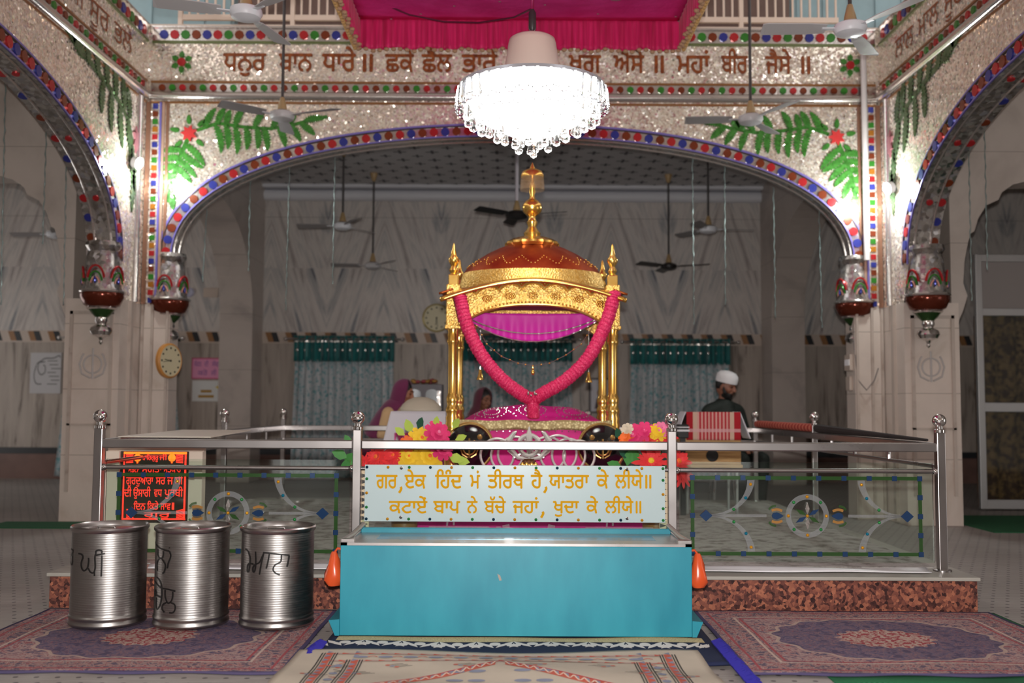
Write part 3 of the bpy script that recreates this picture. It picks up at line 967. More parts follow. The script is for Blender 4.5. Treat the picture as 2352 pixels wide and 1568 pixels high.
# small balusters of the side runs
for sx in (-1, 1):
    for f in (.18, .33, .45, .7, .85):
        x, y = side(f, sx)
        MB().tube([(x, y, .77), (x, y, zr_b)], .012, 8).build('spacer', M['steel'], rail)

# ---- glass panels
gdark = mat('green_glass_strip', C(52,86,44), .15, .1, alpha=.85); gblue = mat('blue_glass_tile', C(40,66,104), .12, .2)
frost = mat('frosted_etching', C(150,152,154), .6, alpha=.36)
gemc = {'gold': mat('gold_gem', C(226,160,40), .12, .5), 'green': mat('green_gem', C(50,140,74), .12, .4), 'teal': mat('teal_gem', C(20,120,150), .12, .4), 'navy': mat('navy_gem', C(24,60,84), .12, .4)}
amber = mat('amber_petal', C(176,128,70), .2, .2)
def gem_mesh(r, m):
    mb = MB(); mb.lathe([(r, 0), (r*.9, r*.35), (r*.5, r*.6), (0, r*.7)], (0,0,0), 12, 0, (pi/2, 0, 0))
    return mb
def glass_panel(x0, x1, label):
    z0, z1 = .235, at(1178, 1066, RY).z + .02
    t = subgroup('glass_panel', rail); t['label'] = label
    MB().bx(x0, x1, RY-.004, RY+.004, z0, z1).build('pane', M['glass'], t)
    fn = lambda u, v, w: (u, RY-.005-w, v)
    zt = at(1178, 1094, RY).z; zb = at(1178, 1268, RY).z; w = .02
    a, b = x0+.075, x1-.075
    mb = MB()
    for (u0, u1, v0, v1) in ((a, b, zt-w/2, zt+w/2), (a, b, zb-w/2, zb+w/2), (a-w/2, a+w/2, zb, zt), (b-w/2, b+w/2, zb, zt)):
        mb.prism([(u0,v0),(u1,v0),(u1,v1),(u0,v1)], fn, 0, .002, 0)
    n = 9
    for i in range(n+1):
        u = a + (b-a)*i/n
        for v in (zt, zb): mb.prism([(u-.014,v-.014),(u+.014,v-.014),(u+.014,v+.014),(u-.014,v+.014)], fn, 0, .004, 1)
    for i in range(1, 4):
        v = zb + (zt-zb)*i/4
        for u in (a, b): mb.prism([(u-.014,v-.014),(u+.014,v-.014),(u+.014,v+.014),(u-.014,v+.014)], fn, 0, .004, 1)
    mb.build('glass_border', [gdark, gblue], t)
    cx, cz = (a+b)/2+.005, (zt+zb)/2
    mb = MB(); R0, R1 = .092, .122
    def ringseg(c, r0, r1, a0, a1, n=28):
        P = [(c[0]+r1*cos(a0+(a1-a0)*k/n), c[1]+r1*sin(a0+(a1-a0)*k/n)) for k in range(n+1)]
        P += [(c[0]+r0*cos(a0+(a1-a0)*k/n), c[1]+r0*sin(a0+(a1-a0)*k/n)) for k in range(n, -1, -1)]
        mb.prism(P, fn, 0, .001, 0)
    ringseg((cx, cz), R0, R1, 0, pi); ringseg((cx, cz), R0, R1, pi, 2*pi)
    hh = (zt-zb)/2
    for s_ in (-1, 1):
        # bow tie curves from the side diamonds
        ux = a if s_ < 0 else b
        for q in (-1, 1):
            c = (ux + (-s_)*.44*1 if False else ux, cz)
            pts_o = []; pts_i = []
            for k in range(17):
                f = k/16
                x = ux - s_*(.1 + .21*sin(f*pi/2)); z = cz + q*(.008 + (hh-.02)*(1-cos(f*pi/2)))
                pts_o.append((x + s_*.0, z)); pts_i.append((x - s_*.042*(.3+.7*f), z - q*.01*(1-f)))
            mb.prism(pts_o + pts_i[::-1], fn, 0, .001, 0)
        mb.prism([(cx+s_*.23, cz-.008), (ux-s_*.1, cz-.008), (ux-s_*.1, cz+.008), (cx+s_*.23, cz+.008)], fn, 0, .001, 0)
    mb.build('etched_lines', frost, t)
    for s_ in (-1, 1):
        ux = a if s_ < 0 else b
        c = ux - s_*.075
        MB().prism([(c-.036, cz), (c, cz-.033), (c+.036, cz), (c, cz+.033)], fn, 0, .006, 0).build('glass_diamond', gblue, t)
        mb = MB(); c = cx + s_*.172
        mb.prism([(c - s_*.038, cz), (c-s_*.02, cz+.012), (c, cz+.02), (c+s_*.022, cz+.015), (c+s_*.03, cz), (c+s_*.022, cz-.015), (c, cz-.02), (c-s_*.02, cz-.012)], fn, 0, .006, 0)
        for q in (-1, 1):
            stroke(mb, [(c-s_*.03, cz+q*.028), (c, cz+q*.036), (c+s_*.03, cz+q*.03)], .014, lambda u, v: fn(u, v, .004), 1)
            stroke(mb, [(c+s_*.005, cz+q*.056), (c+s_*.03, cz+q*.05), (c+s_*.045, cz+q*.034)], .012, lambda u, v: fn(u, v, .004), 2)
        mb.build('tulip_motif', [gblue, amber, gdark], t)
    mb = MB()
    for k in range(6):
        an = pi/2 + k*pi/3
        d = Vector((cos(an), sin(an))); nn = Vector((-d.y, d.x)); c = Vector((cx, cz))
        P = [c+d*.008, c+d*.04+nn*.012, c+d*.076, c+d*.04-nn*.012]
        mb.prism([tuple(v) for v in P], fn, 0, .006, (2, 1, 0)[k % 3])
    mb.build('glass_flower', [gblue, gdark, M['silver']], t)
    G = []
    for k in range(8):
        an = pi/2 + k*pi/4
        G.append((cx+.107*cos(an), cz+.107*sin(an), ('gold','green')[k % 2]))
    G.append((cx, cz, 'gold'))
    for s_ in (-1, 1):
        ux = a if s_ < 0 else b
        for q in (-1, 1):
            for f, col in ((.36, 'green'), (.66, 'teal'), (.93, 'gold')):
                G.append((ux - s_*(.12 + .21*sin(f*pi/2)), cz + q*(.005+(hh-.02)*(1-cos(f*pi/2))), col))
    for x, z, col in G:
        mb = MB(); mb.lathe([(.0095, 0), (.0085, .004), (.005, .007), (0, .008)], (x, RY-.005, z), 12, 0, (pi/2, 0, 0))
        mb.build('gem', gemc[col], t)
    return t
glass_panel(RX[0]+.045, RX[1]-.04, 'left clear glass railing panel with etched wheel and coloured gems')
glass_panel(RX[2]+.04, RX[3]-.045, 'right clear glass railing panel with etched wheel and coloured gems')

# lower middle pane with etched words, behind the box
t = subgroup('glass_panel', rail); t['label'] = 'clear pane etched with grey words just under the pale blue sign'
MB().bx(RX[1]+.03, RX[2]-.03, RY+.004, RY+.01, .21, .46).build('pane', M['glass'], t)
mb = MB(); fz = lambda u, v: (u, RY+.002, v)
write(mb, 'ਸਤਿਨਾਮੁ'.replace('ਤਿ', 'ਿਤ'), at(985, 1205, RY).x, at(1150, 1205, RY).x, .425, .335, fz)
write(mb, 'ਵਾਹਿਗੁਰੂ'.replace('ਹਿ', 'ਿਹ'), at(1345, 1205, RY).x, at(1500, 1205, RY).x, .425, .335, fz)
for s_ in (-1, 1): stroke(mb, [(.1, .3), (.1+s_*.1, .34), (.1+s_*.13, .435)], .04, fz)
mb.build('etched_lettering', frost, t)

# pale blue sign board
sx0, sx1 = at(838, 1130, RY-.03).x, at(1527, 1130, RY-.03).x
sz0, sz1 = at(1182, 1198, RY-.03).z, at(1182, 1068, RY-.03).z
sign = thing('sign_board', 'pale blue sign board with two lines of golden writing on the railing', 'sign', ((sx0+sx1)/2, RY-.035, sz0))
def f_sign(t):
    t.base(C(205,228,232))
MB().bx(sx0, sx1, RY-.042, RY-.03, sz0, sz1).build('board', mat('pale_blue_acrylic', C(192,210,213), .25, coat=.3), sign, bevel=.002)
mb = MB(); SY = RY-.044
def sp(px, py): return at(px, py, SY)
fn = lambda u, v: (u, SY, v)
for words, hp, fp in (((('ਗਰ,',864,926),('ਏਕ',929,979),('ਿਹੰਦ',999,1062),('ਮਂ',1079,1103),('ਤੀਰਥ',1120,1204),('ਹੈ,',1219,1259),('ਯਾਤਰਾ',1260,1353),('ਕੇ',1370,1398),('ਲੀਯੇ',1412,1477),('॥',1482,1496)), 1091, 1121),
                      ((('ਕਟਾਏਂ',893,982),('ਬਾਪ',995,1057),('ਨੇ',1072,1097),('ਬੱਚੇ',1112,1162),('ਜਹਾਂ',1177,1238),(',',1243,1250),('ਖੁਦਾ',1270,1330),('ਕੇ',1346,1374),('ਲੀਯੇ',1389,1455),('॥',1460,1473)), 1151, 1178)):
    for w, a, b in words:
        dy = (a-1182)*.0052
        za, zb_ = sp((a+b)/2, hp).z, sp((a+b)/2, fp).z
        if w == ',':
            c = sp(1246, fp-1); stroke(mb, [(c.x, c.z+.006), (c.x+.004, c.z-.006), (c.x-.008, c.z-.028)], .014, fn); continue
        if w.endswith(','):
            w = w[:-1]; b -= 13; c = sp(b+7, fp-1)
            stroke(mb, [(c.x, c.z+.006), (c.x+.004, c.z-.006), (c.x-.008, c.z-.028)], .014, fn)
        write(mb, w, sp(a, hp).x, sp(b, hp).x, za, zb_, fn, 0, .018)
mb.build('lettering', mat('golden_lettering', C(216,158,14), .7, spec=.15), sign)
cols = ['navy', 'gold', 'green']
def sgem(x, z, c):
    mb = MB(); mb.lathe([(.0085, 0), (.008, .004), (.004, .007), (0, .008)], (x, SY, z), 12, 0, (pi/2, 0, 0)); mb.build('gem', gemc[c], sign)
for i in range(15):
    x = sx0+.012 + (sx1-sx0-.024)*i/14
    sgem(x, sz1-.014, cols[i % 3]); sgem(x, sz0+.014, cols[i % 3])
for i in range(1, 4):
    z = sz0 + (sz1-sz0)*i/4
    for x in (sx0+.012, sx1-.012): sgem(x, z, ['green', 'gold', 'green'][i-1])
for x in (at(924, 1078, RY).x, at(1438, 1080, RY).x):
    for z in (sz0+.024, sz1-.018):
        MB().lathe([(.009,0),(.009,.006),(.004,.01),(0,.011)], (x, SY, z), 10, 0, (pi/2,0,0)).build('screw', M['chrome'], sign)

# patterned cream jambs behind the posts of the sign, white plastic edging
for x, lb in ((RX[1]+.045, 'narrow cream strip with zigzag lines left of the pale blue sign'), (RX[2]-.045, 'narrow cream strip with zigzag lines right of the pale blue sign')):
    t = thing('zigzag_strip', lb, 'trim strip', (x, RY+.03, .2))
    MB().bx(x-.022, x+.022, RY+.02, RY+.035, .2, .74).build('board', mat('cream_board', C(226,202,168), .5), t)
    mb = MB()
    for k in range(14):
        z = .25 + k*.034
        mb.prism([(x-.02, z), (x+.02, z+.012), (x-.02, z+.024)], lambda u, v, w: (u, RY+.02-w, v), 0, .001)
    mb.build('zigzag', mat('black_zigzag', C(50,46,44), .5), t)
mb = MB()
mb.grid(lambda u, v: (at(345, 1290, RY-.06).x + u*(at(2132, 1290, RY-.06).x - at(345, 1290, RY-.06).x), RY-.1 + .12*v + .012*sin(u*37)*(1-v), ZD+.008+.012*sin(v*3)*(1+.6*sin(u*23+v*4))), 90, 8)
tag(mb.build('plastic_sheet', mat('white_plastic', C(238,236,240), .3), solid=.004, origin=(0, RY, ZD)), 'white plastic sheet edging under the glass panels on the dais', 'sheet')
# dais carpet
tag(MB().bx(DX0+.1, DX1-.1, RY+.1, 9.6, ZD, ZD+.006).build('dais_carpet', mat('grey_carpet', C(170,164,160), .9, fn=lambda t: t.base(t.ramp(t.noise(scale=9, detail=8, rough=.7), [(.36, C(120,112,106)), (.5, C(178,172,168)), (.7, C(196,190,188))]))), origin=(0, 7.6, ZD)), 'grey mottled carpet covering the top of the dais', 'carpet')

# ---- LED display standing behind the left glass
LY = 6.35
x0, x1 = at(283, 1100, LY).x, at(428, 1100, LY).x; z1, z0 = at(355, 1036, LY).z, at(355, 1193, LY).z
led_t = thing('led_display', 'red LED text display in a cream frame behind the left glass panel', 'display', ((x0+x1)/2, LY, ZD))
fw = .085
mb = MB()
mb.bx(x0-fw-.02, x0-.02, LY-.02, LY+.05, ZD, z1+.0); mb.bx(x1+.02, x1+fw+.02, LY-.02, LY+.05, ZD, z1)
mb.bx(x0-fw-.02, x1+fw+.02, LY, LY+.05, ZD, z0-.02); mb.bx(x0-fw-.02, x1+fw+.02, LY+.01, LY+.05, z1, z1+.02)
mb.build('frame', M['cream'], led_t)
MB().bx(x0-.02, x1+.02, LY+.0, LY+.04, z0-.02, z1+.0).build('screen', mat('dark_screen', C(58,52,44), .25), led_t)
ledm = mat('red_led', C(255,40,30), .5, emit=(1.0,.03,.015,1), estr=2.2); ledo = mat('orange_led', C(255,90,20), .5, emit=(1.0,.14,.01,1), estr=2.2)
mb = MB(); EY = LY-.003
E_ = lambda px, py: at(px, py, EY)
fn = lambda u, v: (u, EY, v)
fr = lambda u, v, w: (u, EY-w, v)
def rect(a, b, c, d, m): mb.prism([(a,c),(b,c),(b,d),(a,d)], fr, 0, .001, m)
rect(x0, x1, z1-.018, z1-.004, 1)
rect(x0, x0+.008, z0, z1-.02, 0); rect(x1-.012, x1-.002, z0, z1-.02, 0); rect(x0, x1, z0, z0+.008, 0)
for w, a, b, hp, fp, m in (('ਵਾਿਹਗੁਰੂ',327,364,1046,1056,0),('ਜੀ',366,384,1046,1056,0),
    ('ਸਭਨਾ',295,320,1072,1084,0),('ਸੰਗਤਾਂ',326,372,1072,1084,0),('ਸਤਕਾਰ',376,416,1072,1084,0),
    ('ਗੁਰਦੁਆਰਾ',290,352,1096,1112,0),('ਸਰ',358,380,1096,1112,0),('ਜ',384,398,1096,1112,0),('ਸੀ',402,420,1096,1112,0),
    ('ਦੀ',285,302,1124,1140,0),('ਉਸਾਰੀ',306,346,1124,1140,0),('ਵਧ',354,372,1124,1140,0),('ਪੁਰਬੀ',378,420,1124,1140,0),
    ('ਿਦਨ',307,334,1156,1170,0),('ਿਕਤੇ',338,364,1156,1170,0),('ਜਾਵ',368,392,1156,1170,0),('।',395,400,1154,1170,0),('ਗੁਰੂ',330,392,1177,1187,0)):
    write(mb, w, E_(a, hp).x, E_(b, hp).x, E_(a, hp).z, E_(a, fp).z, fn, m)
for px in (316, 395):
    c = E_(px, 1051)
    mb.prism([(c.x+.024*cos(2*pi*k/16), c.z+.024*sin(2*pi*k/16)) for k in range(16)], fr, 0, .001, 1)
    for s_ in (0, 1): rect(c.x-.004, c.x+.004, c.z-.034, c.z+.034, 1)
for px, s_ in ((290, 1), (421, -1)):
    for py, q in ((1044, 1), (1188, -1)):
        for k in range(6):
            a = E_(px, py); stroke(mb, [(a.x + s_*.0, a.z - q*.01*k), (a.x+s_*.045, a.z-q*(.01*k-.008)-.004)], .006, fn)
mb.build('led_text', [ledm, ledo], led_t)

# ================================================================ rugs in front
def rugmat(name, x0, x1, y0, y1):
    def fn(t):
        X = t.xyz()
        cx, cy = (x0+x1)/2, (y0+y1)/2; hx, hy = (x1-x0)/2, (y1-y0)/2
        u = t.m('SUBTRACT', X[0], cx); v = t.m('SUBTRACT', X[1], cy)
        au = t.m('ABSOLUTE', u); av = t.m('ABSOLUTE', v)
        e = t.m('MINIMUM', t.m('SUBTRACT', hx, au), t.m('SUBTRACT', hy, av))   # distance to the edge
        fold = t.vec(au, av, 0)
        n1 = t.noise(fold, 22, 4, .6, 1.2); n2 = t.vor(fold, 26, 'F1', 'Distance'); n3 = t.noise(fold, 40, 2, .5, .6)
        field = t.ramp(n1, [(.3, C(82,78,104)), (.42, C(158,124,126)), (.5, C(182,156,150)), (.58, C(146,62,76)), (.64, C(176,146,142)), (.75, C(86,80,106))], 'CONSTANT')
        med = t.ramp(n1, [(.3, C(66,62,94)), (.44, C(100,92,120)), (.53, C(140,106,112)), (.58, C(88,80,110)), (.68, C(140,60,72))], 'CONSTANT')
        core = t.ramp(n3, [(.35, C(160,50,60)), (.47, C(198,174,160)), (.6, C(176,130,124))], 'CONSTANT')
        ang = t.m('ARCTAN2', t.m('DIVIDE', v, hy), t.m('DIVIDE', u, hx))
        r = t.m('SQRT', t.m('ADD', t.m('POWER', t.m('DIVIDE', au, hx), 2.0), t.m('POWER', t.m('DIVIDE', av, hy), 2.0)))
        rr = t.m('ADD', r, t.m('MULTIPLY', t.m('COSINE', t.m('MULTIPLY', ang, 16.0)), .02))
        c = t.mix(t.m('LESS_THAN', rr, .66), field, med)
        c = t.mix(t.m('LESS_THAN', rr, .28), c, core)
        c = t.mix(t.m('MULTIPLY', t.m('LESS_THAN', t.m('ABSOLUTE', t.m('SUBTRACT', rr, .66)), .012), .8), c, C(200,176,160))
        # border
        bo = t.ramp(t.noise(fold, 34, 3, .6, .8), [(.36, C(88,78,98)), (.45, C(172,144,138)), (.55, C(146,68,78)), (.62, C(184,156,148))], 'CONSTANT')
        c = t.mix(t.m('LESS_THAN', e, .2), c, bo)
        for d in (.2, .06, .175):
            c = t.mix(t.m('LESS_THAN', t.m('ABSOLUTE', t.m('SUBTRACT', e, d)), .006), c, C(168,70,76) if d != .175 else C(206,184,170))
        c = t.mix(t.m('LESS_THAN', e, .018), c, C(42,44,92))
        c = t.mix(.22, c, C(150,132,138))
        t.base(c)
        t.bump(t.noise(scale=300, detail=1), .3, .002)
    return mat(name, rough=.95, fn=fn, spec=.1)
def rug(x0, x1, y0, y1, name, label, z=.004, wob=.006):
    mb = MB()
    nu, nv = 70, 50
    def fn(u, v):
        e = .012*sin(u*19+v*3)
        return (x0 + (x1-x0)*u, y0 + (y1-y0)*v + e*(1-v), z + wob*(1+sin(u*13+v*5)*sin(v*9))*.5)
    mb.grid(fn, nu, nv)
    o = mb.build('persian_rug', rugmat(name, x0, x1, y0, y1), solid=.008, origin=((x0+x1)/2, (y0+y1)/2, 0))
    for p in (o.data.vertices): pass
    tag(o, label, 'rug')
    return o
def shift_rugmat(o):
    # the pattern is laid out in room coordinates
    n = o.data.materials[0].node_tree
    tc = [k for k in n.nodes if k.bl_idname == 'ShaderNodeTexCoord'][0]
    g = n.nodes.new('ShaderNodeVectorMath'); g.operation = 'ADD'; g.inputs[1].default_value = o.location
    for l in list(n.links):
        if l.from_node == tc:
            to = l.to_socket; n.links.remove(l); n.links.new(g.outputs[0], to)
    n.links.new(tc.outputs['Object'], g.inputs[0])
r1 = rug(-2.47, -.93, 4.17, 5.44, 'left_rug', 'red and blue patterned Persian rug under the three steel drums')
r2 = rug(.98, 2.56, 4.17, 5.44, 'right_rug', 'red and blue patterned Persian rug on the right before the granite dais', .01)
for r in (r1, r2): shift_rugmat(r)
gm = mat('green_mat', C(28,92,58), .9, fn=lambda t: t.base(t.mix(t.m('GREATER_THAN', t.m('SINE', t.m('MULTIPLY', t.m('ADD', t.xyz()[0], t.xyz()[1]), 260.0)), 0.0), C(20,74,46), C(40,112,72))))
mb = MB(); mb.grid(lambda u, v: (1.3 + 1.3*u, 4.06 + 1.41*v + .03*sin(u*9)*(1-v), .0025+.002*sin(u*20)), 40, 20)
tag(mb.build('green_mat', gm, solid=.003, origin=(1.9, 4.8, 0)), 'green ribbed mat peeping out from under the right rug', 'mat')
tag(MB().bx(-4.7, -3.3, 8.95, 9.42, .0005, .008).build('green_mat', gm, origin=(-3.9, 8.8, 0)), 'green mat at the foot of the left pillar', 'mat')
tag(MB().bx(4.3, 7.5, 9.0, 10.4, .0005, .008).build('green_mat', gm, origin=(5, 9.5, 0)), 'dark green mat by the right pillar and glass doors', 'mat')

# navy carpet with white leaf border and blue fringe (under the box)
nx0, nx1, ny0, ny1 = -.84, .93, 4.3, 5.46
bf = depth_of(1185, 1461, .034)
nav = thing('navy_carpet', 'navy carpet with white leaf border and blue fringe under the turquoise box', 'carpet', (0, 4.9, 0))
H = lambda x, y: .014 + .006*(1+sin(x*7)*sin(y*6+x))
mb = MB(); mb.grid(lambda u, v: (nx0+(nx1-nx0)*u, ny0+(ny1-ny0)*v, H(nx0+(nx1-nx0)*u, ny0+(ny1-ny0)*v)), 60, 30)
mb.build('pile', mat('navy_pile', C(26,34,66), .9), nav, solid=.01)
mb = MB()
gold = mat('gold_weave', C(196,170,120), .8, fn=lambda t: t.base(t.ramp(t.noise(t.vec(t.m('MULTIPLY', t.xyz()[0], 1.0), t.m('MULTIPLY', t.xyz()[1], 6.0)), 120, 2), [(.4, C(160,132,98)), (.55, C(240,216,164))])))
dr = lambda u, v, w=0: (u, v, H(u, v)+.0065+w)
mb.grid(lambda u, v: dr(nx0+.04+(nx1-nx0-.08)*u, bf - .075 + .09*v), 60, 4, 1)
x = nx0+.09
k = 0
while x < nx1-.06:
    if k % 2 == 0:
        for s_ in (-1, 1):
            for j in range(3):
                c = Vector((x+s_*(.03+.03*j), bf-.14+.03*(j % 2))); a = (0.5+.2*j)*s_ + (0 if s_ > 0 else pi)
                d = Vector((cos(.5*s_), sin(.5)))*.02; d.x = s_*.026; d.y = .042
                n = Vector((-d.y, d.x))*.32
                mb.add([dr(*(c-d)), dr(*(c+n)), dr(*(c+d)), dr(*(c-n))], [(0,1,2,3)], 0)
        mb.add([dr(x+.026*cos(2*pi*q/10), bf-.115+.03*sin(2*pi*q/10)) for q in range(10)], [tuple(range(10))], 0)
    else:
        for s_ in (-1, 0, 1):
            c = Vector((x+s_*.018, bf-.15)); d = Vector((s_*.02, .05)); n = Vector((-d.y, d.x))*.25
            mb.add([dr(*(c-d*.4)), dr(*(c+n)), dr(*(c+d)), dr(*(c-n))], [(0,1,2,3)], 0)
    x += .085; k += 1
mb.build('leaf_border', [mat('white_weave', C(236,228,222), .9), gold], nav, recalc=False)
bluef = mat('blue_fringe', C(44,38,140), .95)
random.seed(3)
for s_, xx in ((-1, nx0), (1, nx1)):
    fr = MB()
    for k in range(95):
        y = (4.35 + .26*k/95) if s_ < 0 else (3.95 + .72*k/95)
        L = .05 + .03*random.random()
        xb = xx - s_*.01
        a = random.uniform(-.5, .5)
        fr.tube([(xb, y, .03), (xb+s_*L*.5, y+a*.02, .035+.01*random.random()), (xb+s_*L, y+a*.05, .012)], .0055, 5)
    fr.build('fringe', bluef, nav)

# cream prayer rug
cx0, cx1, cy0, cy1 = at(640, 1540, 4.1).x-.03, at(1660, 1540, 4.1).x+.02, 3.3, at(1180, 1492, 4.5).y
cy1 = depth_of(1150, 1489, .05)
cx0, cx1 = -.93, .83
cre = thing('prayer_rug', 'cream printed rug with red zigzag chevron in the front middle', 'rug', (0, 3.9, 0))
HC = lambda x, y: .036 + .005*sin(x*5+1)*sin(y*8) + .004*sin(y*14+x*4)
mb = MB(); mb.grid(lambda u, v: (cx0+(cx1-cx0)*u*(1-.0*v)+.03*(v-.5)*(1-2*u), cy0+(cy1-cy0)*v+.012*sin(u*8), HC(cx0+(cx1-cx0)*u, cy0+(cy1-cy0)*v)), 60, 50)
mb.build('cloth', mat('cream_weave', C(192,180,164), .9, var=.06), cre, solid=.008)
cr_r = mat('rug_red', C(196,96,78), .9, var=.15); cr_b = mat('rug_slate', C(136,140,160), .9, var=.15); cr_k = mat('rug_black', C(60,54,52), .9); cr_g = mat('rug_dusty_rose', C(180,150,142), .9, var=.1)
mb = MB(); dc = lambda u, v, w=0: (u, v, HC(u, v)+.006+w)
def rrect(xa, xb, ya, yb, m, w=0, n=24):
    def f(u, v): return dc(xa+(xb-xa)*u, ya+(yb-ya)*v, w)
    mb.grid(f, max(1, int(abs(xb-xa)/.04)), max(1, int(abs(yb-ya)/.04)), m)
mid = at(1150, 1520, 4.35).x
for off, wd, m in ((.075, .022, 3), (.175, .016, 3)):
    rrect(cx0+.14, cx1-.14, cy1-off-wd, cy1-off, m)
    for k in range(26):
        x = cx0+.16 + (cx1-cx0-.32)*k/26
        mb.add([dc(x, cy1-off, .001), dc(x+.03, cy1-off-wd*.5, .001), dc(x, cy1-off-wd, .001)], [(0,1,2)], 0)
for s_, xe in ((1, cx0), (-1, cx1)):
    for off in (.13, .25):
        xa = xe + s_*off
        for o2, m, w in ((-.004, 2, .006), (.008, 2, .005), (.018, 0, .028), (.05, 2, .005), (.061, 2, .005)):
            rrect(min(xa+s_*o2, xa+s_*(o2+w)), max(xa+s_*o2, xa+s_*(o2+w)), cy0, cy1-.075-(off-.13)*.8, m, .0005)
        for k in range(20):
            y = cy0 + k*.055; yy = min(y+.03, cy1-.1)
            mb.add([dc(xa+s_*.02, y, .0015), dc(xa+s_*.044, y+.02, .0015), dc(xa+s_*.02, y+.034, .0015)], [(0,1,2)], 1)
# chevron
ya = cy1-.2
for s_ in (-1, 1):
    n = 16
    for k in range(n):
        f0, f1 = k/n, (k+1)/n
        pa = Vector((mid+s_*(.02+.62*f0), ya-.47*f0)); pb_ = Vector((mid+s_*(.02+.62*f1), ya-.47*f1))
        w = Vector((0, -.062))
        mb.add([dc(*pa), dc(*pb_), dc(*(pb_+w)), dc(*(pa+w))], [(0,1,2,3)], 0)
        q = (pb_-pa)
        mb.add([dc(*(pa+w*.12), .001), dc(*(pa+q*.5+w*.12), .001), dc(*(pa+q*.5+w*.9), .001)], [(0,1,2)], 1)
        stroke(mb, [pa+w*.15, pa+q*.5+w*.85, pb_+w*.15], .007, lambda u, v: dc(u, v, .0018), 4)
    stroke(mb, [(mid, ya+.0), (mid+s_*.31, ya-.22), (mid+s_*.64, ya-.47)], .008, lambda u, v: dc(u, v, .0015), 5)
# sprigs and border flowers
def sprig(x, y, s_):
    for j in range(3):
        b = Vector((x+s_*.02*j, y+.012*j))
        stroke(mb, [b, b+Vector((s_*.03, -.006)), b+Vector((s_*.055, -.014))], .004, lambda u, v: dc(u, v, .001), 2)
        c = b+Vector((s_*.062, -.016))
        mb.add([dc(c.x+.011*cos(2*pi*q/8), c.y+.008*sin(2*pi*q/8), .001) for q in range(8)], [tuple(range(8))], (0, 1)[j % 2])
for s_ in (-1, 1):
    for (dx, dy) in ((.6, .06), (.36, .05), (.5, .15), (.68, .2), (.3, .32), (.46, .42), (.08, .06), (.25, .42)):
        sprig(mid+s_*dx, ya-dy, s_)
    for k in range(4):
        c = Vector((mid+s_*(.09+.085*(k % 2)), ya-.15-.12*(k//2)))
        mb.add([dc(c.x+.035*cos(2*pi*q/12), c.y+.018*sin(2*pi*q/12), .001) for q in range(12)], [tuple(range(12))], 1)
for k in range(12):
    c = Vector((cx0+.3+(cx1-cx0-.6)*k/11, cy1-.135))
    mb.add([dc(c.x+.032*cos(2*pi*q/12), c.y+.014*sin(2*pi*q/12), .001) for q in range(12)], [tuple(range(12))], 1)
    stroke(mb, [c+Vector((.03,0)), c+Vector((.05,.012)), c+Vector((.07,0))], .006, lambda u, v: dc(u, v, .001), 0)
for s_, xe in ((1, cx0), (-1, cx1)):
    for k in range(8):
        c = Vector((xe+s_*.225, cy1-.25-.12*k))
        mb.add([dc(c.x+.018*cos(2*pi*q/10), c.y+.02*sin(2*pi*q/10), .001) for q in range(10)], [tuple(range(10))], 1)
        stroke(mb, [c+Vector((0,.02)), c+Vector((s_*.02,.045)), c+Vector((-s_*.01,.065))], .005, lambda u, v: dc(u, v, .001), (0, 2)[k % 2])
mb.build('woven_pattern', [cr_r, cr_b, cr_k, cr_g, mat('rug_pale', C(226,196,176), .9), mat('rug_crimson', C(190,62,70), .9)], cre, recalc=False)

# ================================================================ turquoise collection box
bxl, bxr = at(780, 1400, bf).x, at(1590, 1400, bf).x
bz1 = at(1185, 1254, bf).z; bzb = .034; bb = 5.2
teal = mat('turquoise_paint', C(62,168,194), .38, fn=lambda t: t.base(t.ramp(t.noise(t.vec(t.m('MULTIPLY', t.xyz()[0], 2.2), t.xyz()[1], t.m('MULTIPLY', t.xyz()[2], .7)), 3, 5), [(.3, C(26,124,144)), (.7, C(40,142,160))])))
box = thing('collection_box', 'large turquoise metal collection box in front of the dais', 'collection box', (0, 4.9, bzb))
MB().bx(bxl, bxr, bf, bb, bzb+.0, bz1).build('body', teal, box, bevel=.003)
mb = MB()
lip = .012
mb.bx(bxl, bxr, bf, bf+.015, bz1, bz1+lip); mb.bx(bxl, bxl+.03, bf, bb, bz1, bz1+lip); mb.bx(bxr-.03, bxr, bf, bb, bz1, bz1+lip)
